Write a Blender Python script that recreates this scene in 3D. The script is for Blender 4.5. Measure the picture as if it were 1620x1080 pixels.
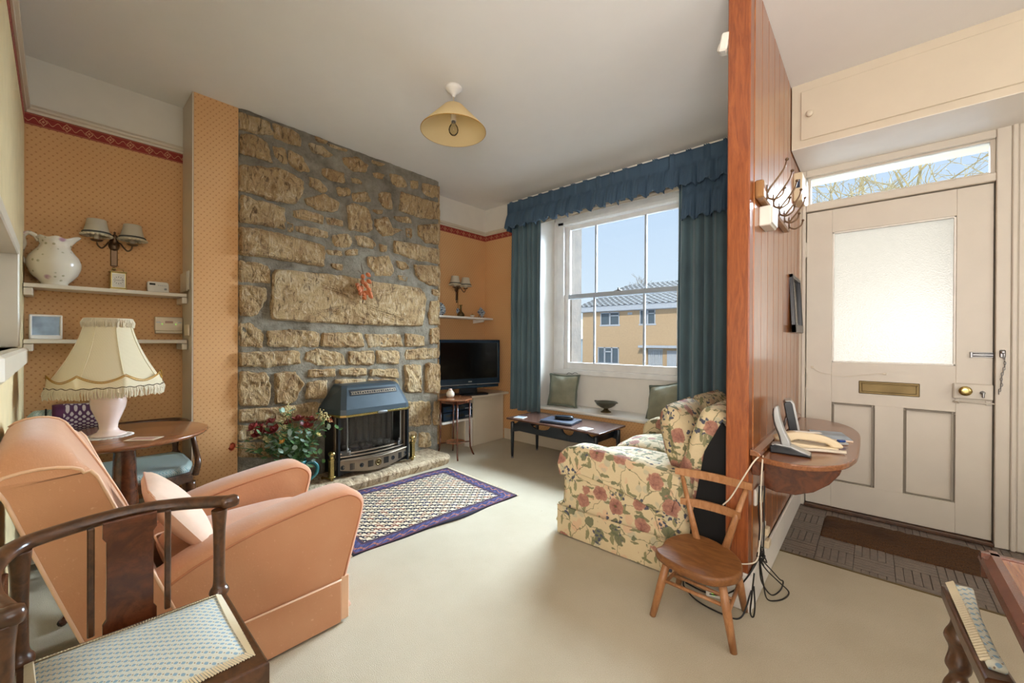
import bpy, bmesh, math, random
from math import sin, cos, pi, radians, sqrt, atan2, hypot
from mathutils import Vector, Matrix, noise
random.seed(7)
for o in list(bpy.data.objects): bpy.data.objects.remove(o)
EXPOSURE = 0.0
SKY_STRENGTH = 1.05
SUN = 2.5
SKY_FILL = 82
SIDE_FILL = 20
REAR_FILL = 104
C = bpy.context.scene.collection
S = bpy.context.scene

# ------------------------------------------------------------------ camera
def cam_matrix(yaw, pitch, roll, loc):
    f = Vector((sin(yaw)*cos(pitch), cos(yaw)*cos(pitch), sin(pitch)))
    r = Vector((cos(yaw), -sin(yaw), 0)); d = f.cross(r)
    r2 = cos(roll)*r + sin(roll)*d; d2 = -sin(roll)*r + cos(roll)*d
    m = Matrix((( r2.x, -d2.x, -f.x), (r2.y, -d2.y, -f.y), (r2.z, -d2.z, -f.z))).to_4x4()
    return Matrix.Translation(loc) @ m
cd = bpy.data.cameras.new('camera'); cam = bpy.data.objects.new('camera', cd); C.objects.link(cam)
cd.sensor_width = 36; cd.lens = 36*642.07/1620; cd.clip_start = 0.02; cd.clip_end = 400
cam.matrix_world = cam_matrix(radians(-41.6546), radians(-.1463), radians(-.2544), (0, 0, 1.10))
S.camera = cam

# ------------------------------------------------------------------ world, sun, lamps, exposure
S.view_settings.view_transform = 'Standard'; S.view_settings.look = 'None'
S.view_settings.exposure = EXPOSURE; S.view_settings.gamma = 1; S.view_settings.use_curve_mapping = False
W = bpy.data.worlds.new('sky'); S.world = W; W.use_nodes = True
nt = W.node_tree; nt.nodes.clear()
tc = nt.nodes.new('ShaderNodeTexCoord'); sp = nt.nodes.new('ShaderNodeSeparateXYZ'); nt.links.new(tc.outputs['Generated'], sp.inputs[0])
cr = nt.nodes.new('ShaderNodeValToRGB'); nt.links.new(sp.outputs['Z'], cr.inputs[0])
e = cr.color_ramp.elements; e[0].position = 0; e[0].color = (.76, .88, 1, 1); e[1].position = .6; e[1].color = (.42, .62, .95, 1)
x = e.new(.12); x.color = (.70, .85, 1, 1)
bg = nt.nodes.new('ShaderNodeBackground'); bg.inputs[1].default_value = SKY_STRENGTH; nt.links.new(cr.outputs[0], bg.inputs[0])
wo = nt.nodes.new('ShaderNodeOutputWorld'); nt.links.new(bg.outputs[0], wo.inputs[0])

def aim(o, d):
    o.rotation_euler = Vector(d).to_track_quat('-Z', 'Y').to_euler()
def light(name, kind, energy, col, loc=(0, 0, 0), d=(0, 0, -1), size=None, angle=None):
    l = bpy.data.lights.new(name, kind); l.energy = energy; l.color = col
    o = bpy.data.objects.new(name, l); C.objects.link(o); o.location = loc; aim(o, d)
    if size: l.shape = 'RECTANGLE'; l.size = size[0]; l.size_y = size[1]
    if angle: l.angle = radians(angle)
    return o
light('sun', 'SUN', SUN, (1, .95, .86), (0, -5, 9), (-.35, .80, -.52), angle=.6)
light('second_sun_sky_fill', 'SUN', SKY_FILL, (.70, .85, 1), (0, 9, 9), (-.16, -.88, -.45), angle=70)  # second, very wide sun added to strengthen skylight through the window
light('side_fill', 'AREA', SIDE_FILL, (1, .95, .88), (2.36, .9, 1.55), (-1, .0, .25), size=(1.5, 1.3))  # area light added as unseen fill from the right
light('rear_upward_fill', 'AREA', REAR_FILL, (1, .93, .89), (.5, -1.0, 1.25), (-.42, .62, .68), size=(1.5, 1.1))  # area light added behind the camera, fills the room off the ceiling

# ------------------------------------------------------------------ mesh helper
class MB:
    def __init__(s): s.v = []; s.f = []; s.smooth = []
    def add(s, vs, fs, sm=False):
        n = len(s.v); s.v += [tuple(v) for v in vs]; s.f += [tuple(i+n for i in f) for f in fs]; s.smooth += [sm]*len(fs); return s
    def merge(s, o, m=None):
        return s.add_s([(m @ Vector(v)) if m else v for v in o.v], o.f, o.smooth)
    def add_s(s, vs, fs, sms):
        n = len(s.v); s.v += [tuple(v) for v in vs]; s.f += [tuple(i+n for i in f) for f in fs]; s.smooth += list(sms); return s
    def box(s, x0, x1, y0, y1, z0, z1, b=0, m=None):
        if b <= 0:
            vs = [(x, y, z) for x in (x0, x1) for y in (y0, y1) for z in (z0, z1)]
            fs = [(0,1,3,2),(4,6,7,5),(0,4,5,1),(2,3,7,6),(0,2,6,4),(1,5,7,3)]
        else:
            b = min(b, .49*abs(x1-x0), .49*abs(y1-y0), .49*abs(z1-z0))
            vs = []; idx = {}
            X = (x0, x1); Y = (y0, y1); Z = (z0, z1)
            for i in (0, 1):
                for j in (0, 1):
                    for k in (0, 1):
                        sx, sy, sz = 1-2*i, 1-2*j, 1-2*k
                        for a in range(3):
                            idx[i, j, k, a] = len(vs)
                            vs.append((X[i]+(0 if a == 0 else sx*b), Y[j]+(0 if a == 1 else sy*b), Z[k]+(0 if a == 2 else sz*b)))
            fs = []
            for i in (0, 1):
                fs.append([idx[i, 0, 0, 0], idx[i, 1, 0, 0], idx[i, 1, 1, 0], idx[i, 0, 1, 0]][::(-1 if i == 0 else 1)])
                fs.append([idx[0, i, 0, 1], idx[0, i, 1, 1], idx[1, i, 1, 1], idx[1, i, 0, 1]][::(-1 if i == 0 else 1)])
                fs.append([idx[0, 0, i, 2], idx[1, 0, i, 2], idx[1, 1, i, 2], idx[0, 1, i, 2]][::(-1 if i == 0 else 1)])
            for i in (0, 1):
                for j in (0, 1):
                    fs.append([idx[i, j, 0, 0], idx[i, j, 1, 0], idx[i, j, 1, 1], idx[i, j, 0, 1]])
                    fs.append([idx[i, 0, j, 0], idx[i, 1, j, 0], idx[i, 1, j, 2], idx[i, 0, j, 2]])
                    fs.append([idx[0, i, j, 1], idx[1, i, j, 1], idx[1, i, j, 2], idx[0, i, j, 2]])
                    for k in (0, 1): fs.append([idx[i, j, k, a] for a in range(3)])
        if m: vs = [m @ Vector(v) for v in vs]
        return s.add(vs, fs)
    def prism(s, poly, h0, h1, axis='z', b=0, m=None, sm=False):
        """poly 2-D outline extruded along axis (x: poly=(y,z); y: (x,z); z: (x,y)); b = bevel"""
        def P(p, h): return {'x': (h, p[0], p[1]), 'y': (p[0], h, p[1]), 'z': (p[0], p[1], h)}[axis]
        n = len(poly)
        if b > 0:
            L = [(h0, b), (h0+b*.3, b*.3), (h0+b, 0), (h1-b, 0), (h1-b*.3, b*.3), (h1, b)]
        else: L = [(h0, 0), (h1, 0)]
        vs = []
        for h, ins in L: vs += [P(p, h) for p in inset(poly, ins)]
        fs = []
        for k in range(len(L)-1):
            for i in range(n):
                j = (i+1) % n; fs.append((k*n+i, k*n+j, (k+1)*n+j, (k+1)*n+i))
        if m: vs = [m @ Vector(v) for v in vs]
        s.add(vs, fs, sm)
        nb = len(s.v)-len(vs)
        s.f += [tuple(nb+i for i in range(n))[::-1], tuple(nb+(len(L)-1)*n+i for i in range(n))]; s.smooth += [False, False]
        return s
    def lathe(s, prof, seg=24, c=(0, 0, 0), m=None, sx=1, sy=1, caps=True, sm=True):
        vs = []; n = len(prof)
        for r, z in prof:
            for i in range(seg):
                a = 2*pi*i/seg; vs.append((c[0]+r*sx*cos(a), c[1]+r*sy*sin(a), c[2]+z))
        fs = [(k*seg+i, k*seg+(i+1) % seg, (k+1)*seg+(i+1) % seg, (k+1)*seg+i) for k in range(n-1) for i in range(seg)]
        if m: vs = [m @ Vector(v) for v in vs]
        nb = len(s.v); s.add(vs, fs, sm)
        if caps:
            if prof[0][0] > 1e-5: s.f.append(tuple(nb+i for i in range(seg))[::-1]); s.smooth.append(False)
            if prof[-1][0] > 1e-5: s.f.append(tuple(nb+(n-1)*seg+i for i in range(seg))); s.smooth.append(False)
        return s
    def tube(s, pts, r, seg=8, m=None, closed=False, flat=1.0, up=None):
        pts = [Vector(p) for p in pts]; n = len(pts)
        rr = r if hasattr(r, '__len__') else [r]*n
        if len(rr) != n: rr = [rr[0]+(rr[-1]-rr[0])*i/(n-1) for i in range(n)]
        vs = []; prev = None
        for i, p in enumerate(pts):
            if closed: t = pts[(i+1) % n]-pts[i-1]
            else: t = pts[min(i+1, n-1)]-pts[max(i-1, 0)]
            if t.length < 1e-9: t = Vector((0, 0, 1))
            t.normalize()
            if prev is None:
                u = Vector(up) if up else (Vector((0, 0, 1)) if abs(t.z) < .9 else Vector((1, 0, 0)))
            else: u = prev
            a = (u - t*u.dot(t)); a = a.normalized() if a.length > 1e-6 else t.orthogonal().normalized()
            b = t.cross(a); prev = a
            for k in range(seg):
                q = 2*pi*k/seg; vs.append(p + a*(rr[i]*cos(q)*flat) + b*(rr[i]*sin(q)))
        R = n if closed else n-1
        fs = [(k*seg+i, k*seg+(i+1) % seg, ((k+1) % n)*seg+(i+1) % seg, ((k+1) % n)*seg+i) for k in range(R) for i in range(seg)]
        if not closed:
            fs += [tuple(range(seg))[::-1], tuple((n-1)*seg+i for i in range(seg))]
        if m: vs = [m @ Vector(v) for v in vs]
        return s.add(vs, fs, seg > 4)
    def rod(s, a, b, r0, r1=None, seg=10, m=None):
        return s.tube([a, b], [r0, r0 if r1 is None else r1], seg, m)
    def turned(s, a, b, prof, seg=14):
        """lathe profile (radius, 0..1) between two points"""
        a = Vector(a); b = Vector(b); L = (b-a).length
        m = Matrix.Translation(a) @ (b-a).to_track_quat('Z', 'Y').to_matrix().to_4x4()
        if len(prof) > 5: prof = [(p[0], p[1]) for p in spline([(r, t, 0) for r, t in prof], 4)]
        return s.lathe([(max(r, 0), t*L) for r, t in prof], seg, m=m)
    def grid(s, f, nu, nv, sm=True, cu=False):
        vs = [f(i/nu, j/nv) for j in range(nv+1) for i in range(nu+(0 if cu else 1))]
        w = nu if cu else nu+1
        fs = [(j*w+i, j*w+(i+1) % w, (j+1)*w+(i+1) % w, (j+1)*w+i) for j in range(nv) for i in range(nu)]
        return s.add(vs, fs, sm)
    def soft(s, c, size, e=.35, n=10, m=None, puff=0, fn=None):
        """superellipsoid cushion: e small = boxy"""
        vs = []; fs = []
        def sg(w, p): return math.copysign(abs(w)**p, w)
        nu = n*2
        for j in range(n+1):
            ph = -pi/2+pi*j/n
            for i in range(nu):
                th = 2*pi*i/nu
                x = sg(cos(ph), e)*sg(cos(th), e)*size[0]/2; y = sg(cos(ph), e)*sg(sin(th), e)*size[1]/2; z = sg(sin(ph), e)*size[2]/2
                v = Vector((x, y, z))
                if fn: v = fn(v)
                vs.append(v+Vector(c))
        for j in range(n):
            for i in range(nu): fs.append((j*nu+i, j*nu+(i+1) % nu, (j+1)*nu+(i+1) % nu, (j+1)*nu+i))
        if m: vs = [m @ Vector(v) for v in vs]
        return s.add(vs, fs, True)
    def pad(s, w, d, h, r=.03, nu=14, nv=14, crown=0, m=None, fn=None):
        """cushion: rounded rectangular plan w x d, thickness h, crowned both sides; centred, z = thickness"""
        def side(sg):
            vs = []
            for j in range(nv+1):
                for i in range(nu+1):
                    u = -1+2*i/nu; v = -1+2*j/nv
                    u = sin(u*pi/2)*.6+u*.4; v = sin(v*pi/2)*.6+v*.4
                    q = max(0, (1-abs(u)**6)*(1-abs(v)**6))**.4
                    c = crown*(1-u*u)*(1-v*v)
                    x = w/2*u*(1-.05*abs(v)**4); y = d/2*v*(1-.05*abs(u)**4)
                    p = Vector((x, y, sg*(h/2*q+c)))
                    if fn: p = fn(p)
                    vs.append(p)
            return vs
        fs = [(j*(nu+1)+i, j*(nu+1)+i+1, (j+1)*(nu+1)+i+1, (j+1)*(nu+1)+i) for j in range(nv) for i in range(nu)]
        a = side(1); b = side(-1)
        if m: a = [m @ v for v in a]; b = [m @ v for v in b]
        s.add(a, fs, True); s.add(b, [f[::-1] for f in fs], True); return s
    def mesh(s, name, weld=0.0):
        me = bpy.data.meshes.new(name); me.from_pydata(s.v, [], s.f); me.update()
        for p, q in zip(me.polygons, s.smooth): p.use_smooth = q
        bm = bmesh.new(); bm.from_mesh(me)
        if weld: bmesh.ops.remove_doubles(bm, verts=bm.verts, dist=weld)
        bmesh.ops.recalc_face_normals(bm, faces=bm.faces); bm.to_mesh(me); bm.free()
        return me

def inset(poly, d):
    if abs(d) < 1e-9: return list(poly)
    n = len(poly); A = sum(poly[i][0]*poly[(i+1) % n][1]-poly[(i+1) % n][0]*poly[i][1] for i in range(n))
    sgn = 1 if A > 0 else -1; out = []
    for i in range(n):
        p = Vector(poly[i]); a = Vector(poly[i-1]); b = Vector(poly[(i+1) % n])
        e1 = (p-a); e2 = (b-p)
        e1 = e1.normalized() if e1.length > 1e-9 else Vector((1, 0)); e2 = e2.normalized() if e2.length > 1e-9 else e1
        n1 = Vector((-e1.y, e1.x))*sgn; n2 = Vector((-e2.y, e2.x))*sgn
        m = n1+n2; m = m/max(m.length, .1); k = 1/max(.5, m.dot(n1))
        q = p+m*d*k; out.append((q.x, q.y))
    return out
def rrect(x0, x1, y0, y1, r, n=5):
    out = []
    for cx, cy, a0 in ((x1-r, y1-r, 0), (x0+r, y1-r, pi/2), (x0+r, y0+r, pi), (x1-r, y0+r, 3*pi/2)):
        for i in range(n+1):
            a = a0+pi/2*i/n; out.append((cx+r*cos(a), cy+r*sin(a)))
    return out
def spline(pts, n=8, closed=False):
    P = [Vector(p) for p in pts]; out = []; N = len(P)
    R = range(N) if closed else range(N-1)
    for i in R:
        p0 = P[i-1] if (closed or i > 0) else P[0]*2-P[1]; p1 = P[i]; p2 = P[(i+1) % N]
        p3 = P[(i+2) % N] if (closed or i+2 < N) else P[-1]*2-P[-2]
        for k in range(n):
            t = k/n; out.append(.5*((2*p1)+(-p0+p2)*t+(2*p0-5*p1+4*p2-p3)*t*t+(-p0+3*p1-3*p2+p3)*t**3))
    if not closed: out.append(P[-1])
    return [tuple(v) for v in out]

# ------------------------------------------------------------------ scene-graph helpers
def link(name, me, m, parent=None):
    o = bpy.data.objects.new(name, me); C.objects.link(o)
    if m and not me.materials: me.materials.append(m)
    if parent: o.parent = parent
    return o
def ob(name, mb, m, parent=None, weld=0, label=None, kind=None):
    o = link(name, mb.mesh(name, weld), m, parent)
    if label: o['label'] = label
    if kind: o['kind'] = kind
    return o
def struct(name, mb, m, parent=None):
    o = ob(name, mb, m, parent)
    if not parent: o['kind'] = 'structure'
    return o
def tag(o, label, cat, group=None, kind=None):
    o['label'] = label; o['category'] = cat
    if group: o['group'] = group
    if kind: o['kind'] = kind
    return o
def thing(name, label, cat, loc=(0, 0, 0), rz=0, group=None):
    o = bpy.data.objects.new(name, None); C.objects.link(o); o.location = loc; o.rotation_euler = (0, 0, rz)
    o.empty_display_size = .05
    return tag(o, label, cat, group)
def Tm(x=0, y=0, z=0): return Matrix.Translation((x, y, z))
def Rm(a, ax): return Matrix.Rotation(radians(a), 4, ax)
def wl(mb, loc, rz=0):
    """world-coordinate mesh data -> local to a thing at loc"""
    m = (Tm(*loc) @ Matrix.Rotation(rz, 4, 'Z')).inverted(); mb.v = [tuple(m @ Vector(v)) for v in mb.v]; return mb
# ------------------------------------------------------------------ materials
def srgb(h):
    if isinstance(h, str): c = [int(h[i:i+2], 16)/255 for i in (0, 2, 4)]
    else: c = [v/255 for v in h]
    return tuple(((v/12.92) if v <= .04045 else ((v+.055)/1.055)**2.4) for v in c)+(1,)
class NB:
    def __init__(s, name):
        s.m = bpy.data.materials.new(name); s.m.use_nodes = True; s.t = s.m.node_tree; s.N = s.t.nodes; s.L = s.t.links
        s.b = s.N['Principled BSDF']; s.tc = None
    def n(s, typ, **k):
        o = s.N.new('ShaderNode'+typ)
        for a, b in k.items(): setattr(o, a, b)
        return o
    def set(s, sock, v):
        if hasattr(v, 'is_linked') or isinstance(v, bpy.types.NodeSocket): s.L.new(v, sock)
        else:
            if sock.type == 'RGBA' and len(v) == 3: v = tuple(v)+(1,)
            sock.default_value = v
    def M(s, op, a, b=0.0, c=None, clamp=False):
        o = s.n('Math', operation=op); o.use_clamp = clamp; s.set(o.inputs[0], a); s.set(o.inputs[1], b)
        if c is not None: s.set(o.inputs[2], c)
        return o.outputs[0]
    def co(s, kind='Object'):
        if not s.tc: s.tc = s.n('TexCoord')
        return s.tc.outputs[kind]
    def xyz(s, kind='Object'):
        o = s.n('SeparateXYZ'); s.L.new(s.co(kind), o.inputs[0]); return o.outputs
    def map(s, scale=(1, 1, 1), rot=(0, 0, 0), loc=(0, 0, 0), src=None):
        o = s.n('Mapping'); s.L.new(src or s.co(), o.inputs[0])
        o.inputs['Scale'].default_value = scale; o.inputs['Rotation'].default_value = rot; o.inputs['Location'].default_value = loc
        return o.outputs[0]
    def noise(s, scale=5, detail=3, rough=.5, v=None, dist=0):
        o = s.n('TexNoise'); s.L.new(v or s.co(), o.inputs['Vector']); o.inputs['Scale'].default_value = scale
        o.inputs['Detail'].default_value = detail; o.inputs['Roughness'].default_value = rough; o.inputs['Distortion'].default_value = dist
        return o.outputs['Fac']
    def voro(s, scale=5, v=None, feature='F1', rnd=1, out='Distance', metric='EUCLIDEAN'):
        o = s.n('TexVoronoi', feature=feature, distance=metric); s.L.new(v or s.co(), o.inputs['Vector']); o.inputs['Scale'].default_value = scale
        o.inputs['Randomness'].default_value = rnd
        return o.outputs[out]
    def vo(s, scale=5, v=None, rnd=1):
        o = s.n('TexVoronoi'); s.L.new(v or s.co(), o.inputs['Vector']); o.inputs['Scale'].default_value = scale
        o.inputs['Randomness'].default_value = rnd; return o
    def ramp(s, f, *st):
        o = s.n('ValToRGB'); s.set(o.inputs[0], f); e = o.color_ramp.elements
        for i, (p, c) in enumerate(st):
            if i < 2: e[i].position = p; e[i].color = c
            else: x = e.new(p); x.color = c
        return o.outputs[0]
    def mix(s, f, a, b, mode='MIX'):
        o = s.n('Mix', data_type='RGBA', blend_type=mode); s.set(o.inputs[0], f); s.set(o.inputs[6], a); s.set(o.inputs[7], b); return o.outputs[2]
    def step(s, a, lo, hi):
        o = s.n('MapRange', interpolation_type='SMOOTHSTEP'); s.set(o.inputs[0], a); o.inputs[1].default_value = lo; o.inputs[2].default_value = hi; return o.outputs[0]
    def bump(s, h, strength=.3, dist=.01):
        o = s.n('Bump'); s.L.new(h, o.inputs['Height']); o.inputs['Strength'].default_value = strength; o.inputs['Distance'].default_value = dist
        s.L.new(o.outputs[0], s.b.inputs['Normal']); return s
    def done(s, col, rough=.6, **k):
        s.set(s.b.inputs['Base Color'], col); s.set(s.b.inputs['Roughness'], rough)
        for a, v in k.items(): s.set(s.b.inputs[a.replace('_', ' ')], v)
        return s.m
def plain(name, col, rough=.5, metal=0, var=.06, bump=0, bs=60, **k):
    s = NB(name); c = srgb(col); n = s.noise(9, 3)
    lo = tuple(v*(1-var) for v in c[:3])+(1,); hi = tuple(min(1, v*(1+var)) for v in c[:3])+(1,)
    if bump: s.bump(s.noise(bs, 3), bump, .004)
    return s.done(s.ramp(n, (.3, lo), (.7, hi)), rough, Metallic=metal, **k)

m_ceiling = plain('ceiling_paint', 'e8e6e2', .9, var=.008, bump=.12, bs=14)
m_white = plain('white_paint', 'e4dfd6', .45, var=.02, bump=.08, bs=30)
m_frieze = plain('frieze_paint', 'ded8cc', .85, var=.02, bump=.2, bs=20)
m_cream = plain('cream_gloss_paint', 'cdc0aa', .38, var=.02, bump=.1, bs=25)
m_doorp = plain('cream_door_paint', 'ccc3b4', .42, var=.02, bump=.12, bs=25)
m_bars_backlit = plain('white_bar_paint_backlit', 'a8afb6', .45)  # white paint greyed: backlit shade of bars and rails put into the colour
m_windowp = plain('white_window_paint', 'e6e4e0', .4)
m_brass = plain('brass', 'b8a56c', .24, 1)
m_agedbrass = plain('aged_brass', '6a5a3c', .45, .9, .25)
m_chrome = plain('chrome', '8c8c8c', .4, 1)
m_bronze = plain('dark_bronze', '6a5440', .38, .9, .15)
m_black = plain('black_plastic', '101317', .3)
m_blackm = plain('black_metal', '14181c', .45, .3)
m_tvreflect = plain('black_plastic_blue_reflection', '1a2a38', .18)  # bluish reflection put into the colour of black plastic
m_screen = plain('television_screen', '0b0a09', .12)
m_silver = plain('silver_plastic', 'a9aaa8', .3, .3)
m_plasticw = plain('white_plastic', 'ded8cc', .4)
m_plasticc = plain('cream_plastic', 'd9c6a4', .35)
m_cordw = plain('cream_cable', 'd8ccb8', .5)
m_cordb = plain('black_cable', '14120f', .5)
m_lcd = plain('lcd_glass', '2a2a22', .15)
m_lcdamber = plain('amber_display', '9a6428', .3)
m_gold = plain('gold_braid', 'b98a34', .45, .3)
m_paper = plain('paper_print', 'd8c2a8', .6)
m_clay = plain('blue_cover', '2b3346', .4)
m_stove = plain('blue_grey_enamel', '38444b', .38, .2, .08, .12, 200)
m_fret = plain('dull_bronze_metal', '8b7d6c', .35, .8, .15)
m_soot = plain('fire_dark', '4c4844', .7)
m_teal = plain('teal_glaze', '2f6a6c', .15, 0, .25)
m_leaf = plain('leaf_green', '4a6a3c', .5, 0, .4)
m_leaf2 = plain('leaf_silver_green', '8aa090', .5, 0, .3)
m_red = plain('dark_red_petal', '74221f', .5, 0, .35)
m_redor = plain('orange_red_petal', 'b04a2a', .5, 0, .3)
m_pale = plain('cream_petal', 'd4c890', .6, 0, .2)
m_physalis = plain('orange_lantern_pod', 'b8683a', .65, 0, .35)
m_twig = plain('dry_twig', '5a4632', .8)
m_ceram = plain('pale_ceramic', 'ddd5c6', .2)
m_pinkcer = plain('pale_pink_ceramic', 'e8cfc2', .12)
m_lace = plain('white_lace', 'e8e2da', .8, bump=.5, bs=200)
m_rubber = plain('grey_rubber', '9aa0a0', .6)
m_bowl = plain('bronze_bowl', '5c5a4a', .28, .5, .3)
m_sage = plain('sage_cushion_cloth', '86846f', .85, 0, .15, .9, 14)
m_sagedk = plain('dark_sage_trim', '4a4a40', .8); m_flange = plain('sage_flange', '646a5c', .85, bump=.5, bs=20)
m_mirrorw = plain('photo_print', '93a5b5', .35, 0, .5)
m_darkframe = plain('black_frame', '1b1d20', .3)
m_seamshade = plain('black_seam_and_shade', '0d0c0c', .9)  # chair seam, and the painted shade at the sofa back
m_flex = plain('pendant_flex', 'cbb79a', .6)

def mk_shade(name, col, tr=.35):
    s = NB(name); c = srgb(col)
    t = s.n('BsdfTranslucent'); t.inputs[0].default_value = c; mx = s.n('MixShader'); mx.inputs[0].default_value = tr
    s.b.inputs['Base Color'].default_value = c; s.b.inputs['Roughness'].default_value = .8
    w = s.n('TexWave', wave_type='BANDS', bands_direction='DIAGONAL'); w.inputs['Scale'].default_value = 60; w.inputs['Distortion'].default_value = 3
    s.L.new(s.co(), w.inputs[0]); s.bump(w.outputs['Fac'], .08, .002)
    o = s.N['Material Output']; s.L.new(s.b.outputs[0], mx.inputs[1]); s.L.new(t.outputs[0], mx.inputs[2]); s.L.new(mx.outputs[0], o.inputs[0]); return s.m
m_shade = mk_shade('cream_silk_shade', 'efe2c0'); m_shadew = mk_shade('grey_silk_shade', 'd9d0bc', .3)
m_fringe = mk_shade('cream_fringe', 'e6d9bd', .3); m_pendant = mk_shade('parchment_shade', 'efdcae', .45)

def mk_glass(name, rough=0, col=(1, 1, 1, 1)):
    s = NB(name); s.b.inputs['Transmission Weight'].default_value = 1; s.b.inputs['IOR'].default_value = 1.0 if rough == 0 else 1.3
    if rough == 0:
        s.N.remove(s.b); t = s.n('BsdfTransparent'); t.inputs[0].default_value = col; g = s.n('BsdfGlossy'); g.inputs['Roughness'].default_value = .02
        mx = s.n('MixShader'); f = s.n('Fresnel'); f.inputs[0].default_value = 1.25
        s.L.new(f.outputs[0], mx.inputs[0]); s.L.new(t.outputs[0], mx.inputs[1]); s.L.new(g.outputs[0], mx.inputs[2]); s.L.new(mx.outputs[0], s.N['Material Output'].inputs[0]); return s.m
    s.b.inputs['Roughness'].default_value = rough; s.b.inputs['Base Color'].default_value = col
    s.bump(s.voro(160), .35, .003)
    return s.m
m_glass = mk_glass('clear_glass', 0, (.97, .98, .98, 1)); m_bulb = mk_glass('bulb_glass', 0, (.8, .8, .78, 1))
def mk_frost():
    s = NB('obscured_glass'); t = s.n('BsdfTranslucent'); t.inputs[0].default_value = (.27, .24, .205, 1)
    g = s.n('BsdfGlossy'); g.inputs['Roughness'].default_value = .25; mx = s.n('MixShader'); mx.inputs[0].default_value = .06
    bp = s.n('Bump'); s.L.new(s.voro(140), bp.inputs['Height']); bp.inputs['Strength'].default_value = .15; bp.inputs['Distance'].default_value = .003
    s.L.new(bp.outputs[0], t.inputs['Normal']); s.L.new(bp.outputs[0], g.inputs['Normal'])
    s.N.remove(s.b); s.L.new(t.outputs[0], mx.inputs[1]); s.L.new(g.outputs[0], mx.inputs[2]); s.L.new(mx.outputs[0], s.N['Material Output'].inputs[0]); return s.m
m_frost = mk_frost()

def lattice(s, u, v, p, q):
    """manhattan-ish distance to a staggered lattice with pitch p (u) and q (v), in units of p"""
    def cell(off):
        a = s.M('ABSOLUTE', s.M('SUBTRACT', s.M('FRACT', s.M('ADD', s.M('DIVIDE', u, p), off)), .5))
        b = s.M('MULTIPLY', s.M('ABSOLUTE', s.M('SUBTRACT', s.M('FRACT', s.M('ADD', s.M('DIVIDE', v, q), off)), .5)), q/p)
        return s.M('POWER', s.M('ADD', s.M('POWER', a, 1.5), s.M('POWER', b, 1.5)), .667)
    return s.M('MINIMUM', cell(0.0), cell(.5))
def mk_wallpaper():
    s = NB('dotted_wallpaper'); x = s.xyz(); u = s.M('ADD', x[0], x[1]); v = x[2]
    d = lattice(s, u, v, .031, .040)
    f = s.M('SUBTRACT', 1, s.step(d, .10, .19))
    d2 = lattice(s, s.M('ADD', u, .0077), s.M('ADD', v, .010), .031, .040)
    f2 = s.M('SUBTRACT', 1, s.step(d2, .04, .09))
    base = s.ramp(s.noise(1.6, 3), (.3, srgb('d09e68')), (.7, srgb('d7a976')))
    c = s.mix(s.M('MULTIPLY', f, .8), base, srgb('b27a48')); c = s.mix(s.M('MULTIPLY', f2, .35), c, srgb('b98a58'))
    s.bump(s.noise(120, 2), .08, .002); return s.done(c, .75)
m_paper_wall = mk_wallpaper()
def mk_border():
    s = NB('red_border_paper'); x = s.xyz(); u = s.M('ADD', x[0], x[1]); v = s.M('SUBTRACT', x[2], 2.2935)
    p = .088
    fu = s.M('MULTIPLY', s.M('ABSOLUTE', s.M('SUBTRACT', s.M('FRACT', s.M('DIVIDE', u, p)), .5)), p)
    dm = s.M('ADD', s.M('DIVIDE', fu, .017), s.M('DIVIDE', s.M('ABSOLUTE', v), .024))
    ring = s.M('MULTIPLY', s.M('LESS_THAN', dm, 1.0), s.M('GREATER_THAN', dm, .72)); core = s.M('LESS_THAN', dm, .35)
    w = s.M('MULTIPLY', s.M('SINE', s.M('MULTIPLY', u, 4*pi/p)), .011)
    vine = s.M('MULTIPLY', s.M('LESS_THAN', s.M('ABSOLUTE', s.M('SUBTRACT', v, w)), .0022), s.M('GREATER_THAN', dm, 1.15))
    edge = s.M('MULTIPLY', s.M('GREATER_THAN', s.M('ABSOLUTE', v), .0255), s.M('LESS_THAN', s.M('ABSOLUTE', v), .0275))
    f = s.M('MAXIMUM', s.M('MAXIMUM', ring, core), s.M('MAXIMUM', vine, edge))
    return s.done(s.mix(s.M('MULTIPLY', f, .75), srgb('8e2a22'), srgb('cf9a70')), .7)
m_border = mk_border()

def mk_stone(name, a, b, cc, bs=1.0):
    s = NB(name); oi = s.n('ObjectInfo'); rnd = oi.outputs['Random']
    off = s.n('CombineXYZ'); s.L.new(rnd, off.inputs[0]); s.L.new(rnd, off.inputs[1]); s.L.new(s.M('MULTIPLY', rnd, 3), off.inputs[2])
    va = s.n('VectorMath', operation='ADD'); s.L.new(s.co(), va.inputs[0]); s.L.new(off.outputs[0], va.inputs[1]); v = va.outputs[0]
    big = s.noise(4.5, 5, .65, v); fine = s.noise(55, 5, .75, v)
    ch = s.noise(15, 6, .72, s.map((1, 2.1, .8), (radians(42), 0, 0), src=v), 1.2)
    c = s.ramp(big, (.28, srgb(a)), (.55, srgb(b)), (.75, srgb(cc)))
    c = s.mix(s.M('MULTIPLY', rnd, .30), c, srgb('b48a58'))
    c = s.mix(s.M('MULTIPLY', s.step(s.noise(11, 4, .65, v), .56, .70), .75), c, srgb('86623c'))
    c = s.mix(s.M('MULTIPLY', s.M('SUBTRACT', 1, s.step(ch, .36, .47)), .80), c, srgb('5a422c'))  # crevice shade put into the colour, following the chisel bump
    c = s.mix(s.M('MULTIPLY', s.step(ch, .52, .64), .60), c, srgb('eedcb8'))  # ridges painted lighter, as if catching the light
    h = s.M('ADD', s.M('MULTIPLY', ch, 1.5), s.M('ADD', s.M('MULTIPLY', fine, .5), s.M('MULTIPLY', big, .8)))
    s.bump(h, bs, .03); return s.done(c, .92)
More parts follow.
